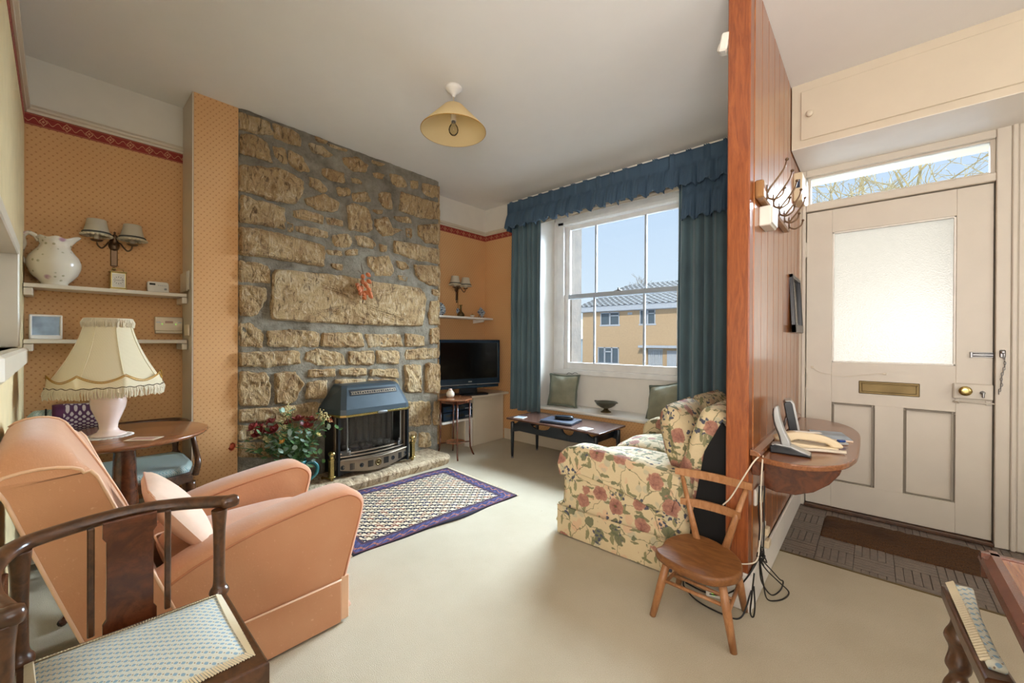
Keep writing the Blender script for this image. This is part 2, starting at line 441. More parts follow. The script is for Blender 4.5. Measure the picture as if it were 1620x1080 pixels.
m_stone = mk_stone('chiselled_sandstone', 'ae8a5c', 'cfb080', 'e0cda8')
m_hearth = mk_stone('hearth_sandstone', 'a8967c', 'c2b296', 'b5a58a', .6)
def mk_mortar():
    s = NB('grey_mortar'); c = s.ramp(s.noise(7, 6, .7), (.32, srgb('665a48')), (.5, srgb('8a8272')), (.68, srgb('a49c8a')))
    s.bump(s.noise(38, 6, .75), 1, .02); return s.done(c, .95)
m_mortar = mk_mortar()
def mk_carpet():
    s = NB('beige_carpet'); c = s.ramp(s.noise(2.2, 4, .6), (.35, srgb('c0b49c')), (.7, srgb('ccc1aa')))
    f = s.noise(330, 3, .7); c = s.mix(s.step(f, .35, .7), s.mix(.35, c, srgb('9c8c6e')), c)
    c = s.mix(s.step(s.noise(28, 3, .6), .72, .80), c, srgb('9c8a6c'))
    s.bump(f, .6, .006); return s.done(c, .95)
m_carpet = mk_carpet()
def mk_wood(name, a, b, rough=.25, scale=(9, 9, .9), coat=0, knots=False, bs=.04, ring=6):
    s = NB(name); oi = s.n('ObjectInfo')
    off = s.n('CombineXYZ'); s.L.new(s.M('MULTIPLY', oi.outputs['Random'], 7), off.inputs[0]); s.L.new(s.M('MULTIPLY', oi.outputs['Random'], 5), off.inputs[2])
    va = s.n('VectorMath', operation='ADD'); s.L.new(s.co(), va.inputs[0]); s.L.new(off.outputs[0], va.inputs[1])
    v = s.map(scale, src=va.outputs[0])
    g = s.noise(ring, 5, .6, v, 1.5); g2 = s.noise(ring*5, 3, .6, v, .3)
    c = s.mix(s.step(g, .3, .72), srgb(a), srgb(b)); c = s.mix(s.M('MULTIPLY', s.step(g2, .5, .75), .35), c, tuple(x*.5 for x in srgb(a)[:3])+(1,))
    if knots:
        k = s.voro(2.6, s.map((1.6, 1.6, .9), src=va.outputs[0])); c = s.mix(s.M('SUBTRACT', 1, s.step(k, .045, .095)), c, srgb('3a1508'))
    s.bump(g2, bs, .002)
    if coat: s.b.inputs['Coat Weight'].default_value = coat; s.b.inputs['Coat Roughness'].default_value = .12
    return s.done(c, rough)
m_pine = mk_wood('varnished_pine_boards', '84481f', 'a8672f', .3, coat=.6)
m_pinepost = mk_wood('orange_pine_post', '7c3c19', '9a5428', .35, coat=.3, knots=True)
m_mahog = mk_wood('dark_mahogany', '4a2414', '6b3a22', .22, (3, 3, 3), .4)
m_mahogtop = mk_wood('mahogany_top', '7a4a2e', '95603c', .25, (12, 1.2, 12), .4)
m_dkwood = mk_wood('dark_oak_frame', '3c2414', '5e3c24', .28, (4, 4, 4), .3)
m_beech = mk_wood('worn_beech', '9a663c', 'b07e54', .4, (6, 6, 2))
m_seatwood = mk_wood('worn_elm_seat', '6e421e', '8a5a30', .45, (2, 9, 9), ring=4)
m_ebony = mk_wood('ebonised_wood', '10161c', '1c242c', .28)
m_teak = mk_wood('dark_teak_top', '4a3024', '64463a', .25, (1, 10, 10))
m_parq = mk_wood('dull_parquet', '5c5048', '77695c', .33, (5, 5, 5))
m_rack = mk_wood('varnished_rack', '8a6038', 'a87c4c', .3)

def mk_peach():
    s = NB('peach_ribbed_fabric'); x = s.xyz()
    w = s.n('TexWave', wave_type='BANDS', bands_direction='DIAGONAL'); w.inputs['Scale'].default_value = 140; w.inputs['Distortion'].default_value = 2.5; s.L.new(s.co(), w.inputs[0])
    c = s.ramp(s.noise(4, 3), (.3, srgb('c48a64')), (.7, srgb('cc9872')))
    c = s.mix(s.M('MULTIPLY', w.outputs['Fac'], .10), c, srgb('b87048'))
    c = s.mix(s.step(s.noise(90, 3, .7), .62, .8), c, srgb('e0b090'))
    s.bump(s.M('ADD', s.M('MULTIPLY', s.noise(150, 2), .5), s.M('MULTIPLY', s.noise(9, 3), 3)), .3, .003); return s.done(c, .8, Sheen_Weight=.3)
m_peach = mk_peach(); m_piping = plain('peach_piping', 'e0b694', .6)
def mk_peachpale():
    return plain('pale_peach_cushion', 'dcbca4', .8, 0, .08, .3, 30)
m_peachpale = mk_peachpale(); m_armpipe = plain('arm_piping_cloth', 'b97a56', .7)
def mk_check(name, base, dot, dot2, p):
    s = NB(name); x = s.xyz(); u, v = x[0], x[1]
    w = s.M('ADD', v, s.M('MULTIPLY', x[2], .7))
    d = lattice(s, u, w, p, p*1.1); f = s.M('SUBTRACT', 1, s.step(d, .17, .26))
    g = lattice(s, s.M('ADD', u, p*.25), s.M('ADD', w, p*.27), p, p*1.1); h = s.M('SUBTRACT', 1, s.step(g, .06, .10))
    c = s.mix(f, srgb(base), srgb(dot)); c = s.mix(h, c, srgb(dot2)); s.bump(s.noise(300, 2), .3, .002)
    return s.done(c, .85)
m_check = mk_check('blue_spotted_seat_cloth', 'c4c2b2', '7f9aab', '84705a', .0165)
m_teals = mk_check('green_spotted_seat_cloth', 'a9b4ac', '6e9090', '6c7c78', .012)
def mk_curtain():
    s = NB('blue_green_curtain'); c = s.ramp(s.noise(3, 2), (.3, srgb('485f69')), (.7, srgb('546d75')))
    s.bump(s.noise(400, 2), .15, .001)
    s.b.inputs['Sheen Weight'].default_value = .4
    return s.done(c, .75)
m_curtain = mk_curtain(); m_pelmet = plain('slate_blue_pelmet', '41586c', .75, 0, .08, .15, 200)
def mk_coir():
    s = NB('coir_mat'); n = s.noise(170, 4, .8); c = s.ramp(n, (.35, srgb('2a1a0e')), (.65, srgb('7a5026')))
    c = s.mix(s.step(s.noise(3, 2), .5, .7), c, srgb('4a3018')); s.bump(n, 1, .01); return s.done(c, .95)
m_coir = mk_coir()
def mk_floral():
    s = NB('floral_cotton'); cream = srgb('cdba94')
    nz = s.n('TexNoise'); s.L.new(s.co(), nz.inputs['Vector']); nz.inputs['Scale'].default_value = 26; nz.inputs['Detail'].default_value = 3
    sb = s.n('VectorMath', operation='SUBTRACT'); s.L.new(nz.outputs['Color'], sb.inputs[0]); sb.inputs[1].default_value = (.5, .5, .5)
    sc = s.n('VectorMath', operation='SCALE'); s.L.new(sb.outputs[0], sc.inputs[0]); sc.inputs['Scale'].default_value = .035
    ad = s.n('VectorMath', operation='ADD'); s.L.new(s.co(), ad.inputs[0]); s.L.new(sc.outputs[0], ad.inputs[1]); v = ad.outputs[0]
    inv = lambda x: s.M('SUBTRACT', 1, x)
    c = s.mix(.0, cream, cream)
    p = s.voro(10, s.map(loc=(3, 1, 2), src=v)); c = s.mix(s.M('MULTIPLY', inv(s.step(p, .25, .30)), .55), c, srgb('cfa283'))
    p = s.voro(11, s.map(loc=(7, 4, 1), src=v)); c = s.mix(s.M('MULTIPLY', inv(s.step(p, .20, .26)), .5), c, srgb('a3a48e'))
    st = s.voro(7, s.map(loc=(1, 2, 5), src=v), 'DISTANCE_TO_EDGE'); c = s.mix(s.M('MULTIPLY', inv(s.step(st, .006, .016)), .8), c, srgb('66664a'))
    for i, (rx, ry, rz) in enumerate(((.6, .9, .4), (-.7, .3, 1.2), (1.1, -.5, -.6))):
        l = s.voro(9.0, s.map(((1, 1, 3.4), (3.2, 1, 1), (1, 3.2, 1))[i], (rx, ry, rz), (i*3, i, 2), src=v))
        c = s.mix(s.M('MULTIPLY', inv(s.step(l, .25, .29)), .9), c, srgb(('6f6f4e', '7c7a56', '63664a')[i]))
    k = s.voro(42, v); area = s.voro(7.5, s.map(loc=(5, 5, 0), src=v))
    c = s.mix(s.M('MULTIPLY', inv(s.step(k, .32, .40)), inv(s.step(area, .36, .42))), c, srgb('4c4e5a'))
    o = s.vo(7.6, s.map(loc=(2, 8, 3), src=v), .7); dd = o.outputs['Distance']
    fr = s.noise(36, 3, .6, v); edge = s.M('ADD', dd, s.M('MULTIPLY', s.M('SUBTRACT', fr, .5), .14))
    pink = s.ramp(s.M('ADD', s.M('MULTIPLY', s.noise(60, 3, .7, v), .8), s.M('MULTIPLY', dd, .9)), (.40, srgb('7e5046')), (.78, srgb('b4826c')))
    c = s.mix(inv(s.step(edge, .30, .33)), c, pink)
    c = s.mix(inv(s.step(dd, .04, .08)), c, srgb('5e5230'))
    s.bump(s.noise(14, 4), .35, .02); return s.done(c, .85)
m_floral = mk_floral()
def mk_rug():
    s = NB('oriental_rug_weave'); x = s.xyz(); u, v = x[0], x[1]   # |u|<.43 |v|<.585
    au = s.M('ABSOLUTE', u); av = s.M('ABSOLUTE', v)
    eu = s.M('SUBTRACT', .43, au); ev = s.M('SUBTRACT', .585, av); e = s.M('MINIMUM', eu, ev)
    # field: hooked botehs on a staggered lattice
    def boteh(off, rowp=.070, colp=.062):
        a = s.M('SUBTRACT', s.M('FRACT', s.M('ADD', s.M('DIVIDE', u, colp), off)), .5); b = s.M('SUBTRACT', s.M('FRACT', s.M('ADD', s.M('DIVIDE', v, rowp), off)), .5)
        body = s.M('ADD', s.M('POWER', s.M('DIVIDE', a, .30), 2), s.M('POWER', s.M('DIVIDE', b, .24), 2))
        hole = s.M('ADD', s.M('POWER', s.M('DIVIDE', s.M('SUBTRACT', a, .02), .10), 2), s.M('POWER', s.M('DIVIDE', b, .09), 2))
        tail = s.M('MULTIPLY', s.M('LESS_THAN', s.M('ABSOLUTE', s.M('SUBTRACT', b, .30)), .09), s.M('LESS_THAN', s.M('ABSOLUTE', s.M('SUBTRACT', a, .14)), .20))
        return s.M('MAXIMUM', s.M('MULTIPLY', s.M('LESS_THAN', body, 1), s.M('GREATER_THAN', hole, 1)), tail)
    f = s.M('MAXIMUM', boteh(0.0), boteh(.5))
    cell = s.n('TexWhiteNoise', noise_dimensions='2D'); cm = s.n('CombineXYZ')
    s.L.new(s.M('FLOOR', s.M('DIVIDE', u, .031)), cm.inputs[0]); s.L.new(s.M('FLOOR', s.M('DIVIDE', v, .035)), cm.inputs[1]); s.L.new(cm.outputs[0], cell.inputs[0])
    ink = s.ramp(cell.outputs['Value'], (.0, srgb('23212c')), (.55, srgb('262a48')), (.66, srgb('7c4a36')), (.85, srgb('6e5a44')))
    ink.node.color_ramp.interpolation = 'CONSTANT'
    field = s.mix(f, srgb('d3c3a6'), ink)
    # borders
    t = s.M('ADD', u, v); z = s.M('ABSOLUTE', s.M('SUBTRACT', s.M('FRACT', s.M('DIVIDE', s.M('ADD', u, s.M('MULTIPLY', v, 1.0)), .075)), .5))
    zig = s.M('ABSOLUTE', s.M('SUBTRACT', e, s.M('ADD', .030, s.M('MULTIPLY', z, .055))))
    main = s.mix(s.step(s.noise(22, 2), .35, .65), srgb('2b2f5c'), srgb('4a4a78'))
    main = s.mix(s.M('LESS_THAN', zig, .006), main, srgb('9c6250'))
    main = s.mix(s.M('LESS_THAN', s.M('ABSOLUTE', s.M('SUBTRACT', s.M('FRACT', s.M('DIVIDE', t, .037)), .5)), .14), main, s.mix(.5, main, srgb('22203c')))
    c = s.mix(s.M('LESS_THAN', e, .100), field, srgb('5a2a30'))
    inner = s.M('MULTIPLY', s.M('LESS_THAN', e, .096), s.M('GREATER_THAN', e, .084)); c = s.mix(inner, c, srgb('2a2840'))
    c = s.mix(s.M('LESS_THAN', e, .080), c, main)
    c = s.mix(s.M('LESS_THAN', e, .022), c, srgb('5c2e34')); c = s.mix(s.M('LESS_THAN', e, .013), c, srgb('1e1c2c'))
    s.bump(s.noise(260, 2, .7), .5, .004); return s.done(c, .95)
m_rug = mk_rug()
def mk_jug():
    s = NB('flowered_white_ceramic'); c = srgb('dcd2bf')
    a = s.M('SUBTRACT', 1, s.step(s.voro(14), .16, .30)); area = s.step(s.noise(11, 2), .42, .52)
    c = s.mix(s.M('MULTIPLY', a, s.M('MULTIPLY', area, .8)), c, srgb('a5708c'))
    b = s.M('SUBTRACT', 1, s.step(s.voro(34), .14, .28)); c = s.mix(s.M('MULTIPLY', b, s.M('MULTIPLY', s.step(s.noise(8, 2, v=s.map(loc=(2, 2, 2))), .46, .54), .7)), c, srgb('8a8458'))
    return s.done(c, .12)
m_jug = mk_jug()
def mk_textile():
    s = NB('purple_woven_textile'); x = s.xyz(); v = x[0]
    d = lattice(s, x[1], s.M('ADD', x[0], x[2]), .030, .026); k = s.M('SUBTRACT', 1, s.step(d, .2, .28))
    c = s.mix(k, srgb('4a2440'), srgb('b9a8a0')); 
    return s.done(s.mix(s.M('LESS_THAN', x[1], -.045), c, srgb('4e1c3c')), .85)
m_textile = mk_textile()
def mk_plate():
    s = NB('blue_patterned_plate'); n = s.voro(60); return s.done(s.mix(s.step(n, .3, .5), srgb('24344e'), srgb('a9b4bc')), .2)
m_plate = mk_plate()
# outdoors
m_render = plain('ochre_render', 'bfa27e', .9, 0, .05, .2, 3)
m_fascia = plain('white_fascia', 'b4b8bc', .6)
m_roof = plain('grey_roof_tile', '4a4744', .9, 0, .18, .3, 4)
m_winglass = plain('dark_window_glass', '56626a', .1)
m_blind = plain('pale_blind', 'c9cdca', .8)
m_grass = plain('street_asphalt', '5c5c60', .95, 0, .2)
m_hill = plain('hill_grass', '6e6c48', .95, 0, .3)
m_bark = plain('sunlit_bark', '978a68', .9, 0, .25)
m_hazebark = plain('winter_twig', '6e6252', .95, 0, .2)
m_shed = plain('pale_blue_shed', 'b4c4cc', .7)
m_stonejamb = plain('outer_stone_jamb', '4c4034', .9, 0, .2, .6, 30)
# ------------------------------------------------------------------ room shell
XL, XB, YW, YL, H = -3.43, -3.15, 3.37, -.114, 2.63      # alcove wall, chimney breast, window wall, left wall, ceiling
XR, YB = 2.4, -2.6                                        # right wall and back of the room beyond the camera
TR, BD0, BD1 = 2.37, 2.262, 2.325                         # picture rail top, border
struct('floor', MB().box(XL-.1, XR+.1, YB-.1, 2.541, -.12, 0).box(XL-.1, -.375, 2.541, 3.9, -.12, 0).box(1.2, XR+.1, 2.541, 3.4, -.12, 0), m_carpet)
struct('ceiling', MB().box(XL-.15, XR+.15, YB-.15, YW+.3, H, H+.1), m_ceiling)
# left alcove, chimney breast, right alcove, all along x
struct('wall_left', MB().box(XL-.12, XL, YL-.1, YW+.1, 0, BD0), m_paper_wall)
struct('trim_1', MB().box(XL-.12, XL+.001, YL, YW, BD0, BD1), m_border)
struct('wall_left_frieze', MB().box(XL-.12, XL, YL-.1, YW+.1, BD1, H), m_frieze)
def rail(poly3, name, nrm, m=m_cream):
    """picture rail: stepped moulding along a straight run; nrm = into the room"""
    (a, b) = poly3; a = Vector(a); b = Vector(b); n = Vector(nrm); mb = MB()
    prof = [(0, 0), (.008, 0), (.010, .012), (.020, .018), (.022, .030), (.012, .036), (.010, .045), (0, .048)]
    vs = []
    for p in (a, b): vs += [p + n*q[0] + Vector((0, 0, q[1])) for q in prof]
    k = len(prof); fs = [(i, (i+1) % k, k+(i+1) % k, k+i) for i in range(k)] + [tuple(range(k)), tuple(range(k, 2*k))]
    return struct(name, mb.add(vs, fs), m)
rail(((XL, YL, BD1), (XL, .565, BD1)), 'trim_2', (1, 0, 0)); rail(((XL, 2.46, BD1), (XL, YW, BD1)), 'trim_3', (1, 0, 0))
rail(((XL, YW, BD1), (-1.0, YW, BD1)), 'trim_4', (0, -1, 0)); rail(((XL, YL, BD1), (-.5, YL, BD1)), 'trim_5', (0, 1, 0))
# chimney breast
struct('wall_chimney', MB().box(XL, XB, .565, 2.46, 0, H-.0005), m_mortar)
struct('wall_chimney_paper', MB().box(XB-.05, XB+.004, .567, .802, 0, H-.001), m_paper_wall)
struct('wall_chimney_return', MB().box(XL, XB+.003, .5595, .5655, 0, H-.001), m_cream)
# wall behind the camera's left shoulder (very oblique), with a serving hatch
hx0, hx1, hz0, hz1 = -2.70, -1.55, 1.06, 1.47
L = MB(); L.box(XL-.1, hx0, YL-.12, YL, 0, BD0).box(hx0, hx1, YL-.12, YL, 0, hz0).box(hx0, hx1, YL-.12, YL, hz1, BD0).box(hx1, -.45, YL-.12, YL, 0, BD0)
struct('wall_hatch', L, plain('cream_striped_paper', 'd8c294', .7))
struct('trim_6', MB().box(XL, -.45, YL-.05, YL+.001, BD0, BD1), m_border)
struct('wall_hatch_frieze', MB().box(XL-.1, -.45, YL-.12, YL, BD1, H), m_frieze)
hf = struct('window_1', MB().box(hx0-.03, hx0+.03, YL-.08, YL+.012, hz0+.002, hz1+.03, .004).box(hx0+.0305, hx1-.0305, YL-.08, YL+.012, hz1-.02, hz1+.029, .004).box(hx1-.03, hx1+.03, YL-.08, YL+.012, hz0+.002, hz1+.03, .004), m_cream)
ob('hatch_sill', MB().box(hx0-.04, hx1+.04, YL-.10, YL+.035, hz0-.07, hz0, .008), m_cream, hf)
ob('hatch_back', MB().box(hx0-.02, hx1+.02, YL-.115, YL-.086, hz0-.02, hz1+.02), m_cream, hf)
for i in range(11): ob('panel', MB().box(hx0+.002+.105*i, hx0+.105+.105*i, YL-.085, YL-.07, hz0, hz1, .004), m_cream, hf)
struct('baseboard_left', MB().box(XL, -.45, YL, YL+.014, 0, .16, .004), m_cream)
struct('baseboard_alcove', MB().box(XL, XL+.014, YL+.015, .56, 0, .10, .004), m_cream)
# outer wall with window opening and door opening
wx0, wx1, wz0, wz1 = -2.62, -1.10, .40, 2.46
D0, D1 = -.375, .545
struct('wall_window', MB().box(XL-.1, wx0, YW, YW+.36, 0, BD0).box(wx0, wx1, YW, YW+.36, 0, wz0).box(wx1, -.46, YW, YW+.36, 0, BD0), m_paper_wall)
struct('trim_7', MB().box(XL, wx0, YW-.001, YW+.05, BD0, BD1).box(wx1, -.46, YW-.001, YW+.05, BD0, BD1), m_border)
struct('wall_window_frieze', MB().box(XL-.1, wx0, YW, YW+.36, BD1, H).box(wx1, -.46, YW, YW+.36, BD1, H).box(wx0, wx1, YW, YW+.36, wz1, H), m_frieze)
struct('wall_window_reveal', MB().box(wx0-.02, wx0+.003, YW+.002, YW+.34, wz0, wz1).box(wx1-.003, wx1+.02, YW+.002, YW+.34, wz0, wz1).box(wx0, wx1, YW+.002, YW+.34, wz1-.003, wz1+.02), m_white)
struct('wall_window_apron', MB().box(wx0, wx1, 3.655, 3.72, wz0, .76), m_white)
struct('baseboard_window', MB().box(-3.10, -.46, YW-.016, YW, 0, .115, .005), m_cream)
seat = struct('trim_8', MB().box(wx0-.03, wx1+.03, 3.325, 3.655, .395, .422, .008), m_white)
struct('wall_door', MB().box(-.46, D0+.03, YW, YW+.36, 0, H).box(D0+.03, D1, YW, YW+.36, 2.25, H).box(D1, XR+.1, YW, YW+.36, 0, H), m_cream)
struct('wall_right', MB().box(XR, XR+.12, YB, YW, 0, .85).box(XR, XR+.12, YB, YW, 2.3, H).box(XR, XR+.12, YB, .1, .85, 2.3).box(XR, XR+.12, 1.7, YW, .85, 2.3), m_frieze)
struct('wall_back', MB().box(-.6, XR+.12, YB-.12, YB, 0, H), m_frieze)
struct('wall_passage', MB().box(-.6, -.45, YB, YL, 0, H), m_frieze)
struct('roof_slab', MB().box(-4.2, 3, YB-.6, YW+.9, H+.12, H+.3), m_fascia)
# ------------------------------------------------------------------ sash window
w = struct('window_2', MB().box(wx0, -2.50, 3.635, 3.72, .796, 2.329, .002).box(-1.24, wx1, 3.635, 3.72, .796, 2.329, .002).box(wx0, wx1, 3.635, 3.72, 2.33, 2.458, .004)
    .box(wx0, wx1, 3.625, 3.72, .742, .795, .006).box(wx0+.06, -2.485, 3.62, 3.64, .79, 2.37, .004).box(-1.255, wx1-.06, 3.62, 3.64, .79, 2.37, .004).box(wx0+.06, wx1-.06, 3.62, 3.64, 2.335, 2.372, .004), m_windowp)
m_sash = m_windowp
for nm, y, z0, z1 in (('upper_sash', 3.70, 1.545, 2.335), ('lower_sash', 3.672, .795, 1.592)):
    bt, tp = (.05, .045) if y > 3.69 else (.075, .045)
    f = MB().box(-2.50, -2.445, y-.018, y+.018, z0, z1, .003).box(-1.30, -1.24, y-.018, y+.018, z0, z1, .003)
    f.box(-2.445, -1.30, y-.018, y+.018, z0, z0+bt, .003) if y < 3.69 else f.box(-2.445, -1.30, y-.018, y+.018, z1-tp, z1, .003)
    so = ob(nm, f, m_sash, w)
    ob('meeting_rail', MB().box(-2.445, -1.30, y-.018, y+.018, *((z1-tp, z1) if y < 3.69 else (z0, z0+bt)), .003), m_bars_backlit, so)
    for bx in (-2.135, -1.605): ob('glazing_bar', MB().box(bx-.010, bx+.010, y-.014, y+.012, z0+bt, z1-tp, .004), m_bars_backlit, so)
    for a, b in ((-2.445, -2.145), (-2.125, -1.615), (-1.595, -1.30)): ob('pane', MB().box(a, b, y+.003, y+.006, z0+bt, z1-tp), m_glass, so)
ob('sash_catch', MB().box(-1.90, -1.84, 3.655, 3.69, 1.592, 1.600, .003).turned((-1.87, 3.668, 1.6), (-1.87, 3.668, 1.622), [(.012, 0), (.012, .3), (.007, .5), (.010, 1), (.0, 1.05)]), m_chrome, w)
# outside stone jambs seen through the left of the glass
struct('trim_9', MB().box(wx0-.1, -2.46, 3.735, 3.95, .7, 2.6, .01).box(-1.28, wx1+.1, 3.735, 3.95, .7, 2.6, .01).box(wx0-.1, wx1+.1, 3.74, 4.0, .62, .74, .01), m_stonejamb)
# ------------------------------------------------------------------ bulkhead cupboard over the door
struct('wall_bulkhead', MB().box(-.372, 1.5, 2.945, YW, 2.25, H-.0005), m_cream)
cb = struct('door_2', MB().box(-.327, .95, 2.935, 2.945, 2.291, 2.578, .003), m_cream)
ob('knob', MB().turned((-.283, 2.936, 2.43), (-.283, 2.905, 2.43), [(.008, 0), (.008, .3), (.017, .5), (.018, .8), (.010, 1), (0, 1.02)]), m_cream, cb)
struct('trim_10', MB().box(-.372, 1.5, 2.943, YW, 2.247, 2.25), m_white)
# ------------------------------------------------------------------ front door, transom and frame
df = MB().box(D0+.012, -.343, 3.36, 3.47, 0, 2.25, .003).box(.492, D1, 3.355, 3.47, 0, 2.25, .003)
df.box(-.343, .492, 3.36, 3.47, 1.972, 2.018, .004).box(-.343, .492, 3.36, 3.47, 2.205, 2.25, .004)
fr = struct('door_3', df, m_doorp)
tr = ob('transom_light', MB().box(-.335, -.318, 3.385, 3.42, 2.018, 2.205, .002).box(.472, .492, 3.385, 3.42, 2.018, 2.205, .002).box(-.318, .472, 3.385, 3.42, 2.018, 2.03, .002).box(-.318, .472, 3.385, 3.42, 2.194, 2.205, .002), m_doorp, fr)
ob('pane', MB().box(-.318, .472, 3.40, 3.404, 2.03, 2.194), m_glass, tr)
ob('door_stop', MB().box(-.375, -.325, 3.4235, 3.47, 0, 2.0, .002).box(.474, .52, 3.4235, 3.47, 0, 2.0, .002).box(-.343, .492, 3.4235, 3.47, 1.95, 1.99, .002).box(-.343, .492, 3.4235, 3.47, 0.005, .05, .002), m_doorp, fr)
ob('threshold', MB().box(-.343, .492, 3.345, 3.47, 0, .018, .004), m_dkwood, fr)
d = struct('door_1', (lambda s: s.box(-.338, -.202, 3.38, 3.422, .022, 1.966, .002).box(.350, .486, 3.38, 3.422, .022, 1.966, .002)
    .box(-.202, .350, 3.38, 3.422, 1.817, 1.966, .001).box(-.202, .350, 3.38, 3.422, .706, .966, .001).box(-.202, .350, 3.38, 3.422, .022, .192, .001)
    .box(.010, .138, 3.38, 3.422, .192, .706, .001))(MB()), m_doorp)
for a, b in ((-.202, .010), (.138, .350)):
    ob('door_panel', MB().box(a, b, 3.396, 3.406, .192, .706), m_doorp, d)
    pm = [(0, 0), (.014, 0), (.010, .006), (.004, .010), (0, .012)]
    q = MB()
    for s0, s1, o in (((a, .192), (b, .192), 1), ((b, .706), (a, .706), 1), ((a, .706), (a, .192), 1), ((b, .192), (b, .706), 1)):
        ax = Vector((s1[0]-s0[0], 0, s1[1]-s0[1])).normalized(); nn = Vector((-ax.z, 0, ax.x)); vs = []
        for p in (s0, s1):
            for u, t in pm: vs.append(Vector((p[0], 3.382+t*0+ (0.014-u)*.9, p[1]))+nn*(u) - Vector((0, .0, 0)))
        k = len(pm); q.add(vs, [(i, (i+1) % k, k+(i+1) % k, k+i) for i in range(k)])
    ob('panel_moulding', q, m_doorp, d)
ob('pane', MB().box(-.2, .348, 3.398, 3.403, .968, 1.815), m_frost, d, label='obscured white glass pane')
bead = MB()
for x0, x1, z0, z1 in ((-.202, -.192, .966, 1.817), (.340, .350, .966, 1.817), (-.202, .35, .966, .976), (-.202, .35, 1.807, 1.817)): bead.box(x0, x1, 3.384, 3.398, z0, z1, .002)
ob('glazing_bead', bead, m_white, d)
lb = ob('letterbox', MB().box(-.066, .207, 3.373, 3.38, .777, .856, .003), m_agedbrass, d)
ob('letterbox_flap', MB().box(-.052, .193, 3.368, 3.374, .790, .842, .004).box(-.055, .197, 3.366, 3.374, .838, .846, .002), m_agedbrass, lb)
lk = ob('lock_case', MB().box(.338, .486, 3.356, 3.38, .786, .872, .005), m_doorp, d)
ob('door_knob', MB().turned((.381, 3.357, .833), (.381, 3.315, .833), [(.020, 0), (.021, .1), (.010, .25), (.010, .45), (.024, .65), (.026, .85), (.016, 1), (0, 1.02)], 18), m_brass, lk)
ob('latch_lever', MB().turned((.447, 3.357, .826), (.447, 3.335, .826), [(.010, 0), (.010, .5), (.006, 1)]).box(.442, .452, 3.328, 3.338, .800, .830, .003), m_chrome, lk)
sb = ob('sliding_bolt', MB().rod((.338, 3.37, .768), (.52, 3.37, .768), .0045).box(.345, .365, 3.368, 3.38, .757, .779, .002).box(.46, .48, 3.368, 3.38, .757, .779, .002).turned((.357, 3.37, .768), (.357, 3.345, .768), [(.004, 0), (.004, .6), (.007, .8), (0, 1)]), m_doorp, d)
bt = ob('door_bolt', MB().box(.404, .488, 3.374, 3.38, 1.018, 1.046, .002).rod((.406, 3.37, 1.026), (.486, 3.37, 1.026), .003).rod((.406, 3.37, 1.039), (.486, 3.37, 1.039), .003).box(.402, .412, 3.364, 3.38, 1.016, 1.048, .002), m_chrome, d)
ch = ob('door_chain', MB().box(.505, .527, 3.347, 3.355, 1.02, 1.062, .004).turned((.516, 3.347, 1.05), (.516, 3.335, 1.05), [(.010, 0), (.009, .5), (.005, 1)]), m_chrome, fr)
for k in range(15):
    z = 1.035-k*.0145; y = 3.345; x = .517+.006*sin(k*.5)+(.0 if k < 12 else -.006*(k-11)); r = .0065
    pts = [(x+(r*.55*cos(t) if k % 2 else 0), y+(0 if k % 2 else r*.55*cos(t)), z+r*1.35*sin(t)) for t in [2*pi*i/8 for i in range(8)]]
    ob('chain_link', MB().tube(pts, .0018, 5, closed=True), m_chrome, ch)
for z in (1.72, .25): ob('hinge', MB().rod((-.343, 3.375, z-.05), (-.343, 3.375, z+.05), .006).box(-.352, -.33, 3.376, 3.381, z-.05, z+.05), m_doorp, fr)
# thin bell wire looping across the door
wire = spline([(-.30, 3.374, .93), (-.27, 3.374, .90), (-.22, 3.372, .888), (-.14, 3.372, .878), (-.04, 3.372, .893), (.02, 3.372, .905), (.05, 3.373, .905)], 5)
ob('bell_wire', MB().tube(wire, .0013, 5).box(-.31, -.298, 3.37, 3.38, .922, .938, .002).box(.045, .062, 3.372, 3.38, .90, .911, .002), m_cordw, d)
ob('alarm_wire', MB().tube(spline([(-.352, 3.366, 1.6), (-.350, 3.366, 1.3), (-.353, 3.366, 1.05), (-.345, 3.366, .98), (-.335, 3.366, .90), (-.33, 3.366, .85), (-.343, 3.362, .7), (-.35, 3.362, .3)], 5), .0015, 5), m_cordw, fr)
struct('trim_11', MB().box(.545, .565, 3.345, 3.37, 0, 2.25, .004).box(.565, .60, 3.352, 3.37, 0, 2.25, .006), m_doorp)
pj = struct('wall_porch_lining', MB().box(.60, .64, 3.34, 3.37, .0, 2.25, .004).box(.64, 1.0, 3.350, 3.37, 0, .15, .004).box(.64, 1.0, 3.358, 3.37, .15, 2.25), m_doorp)
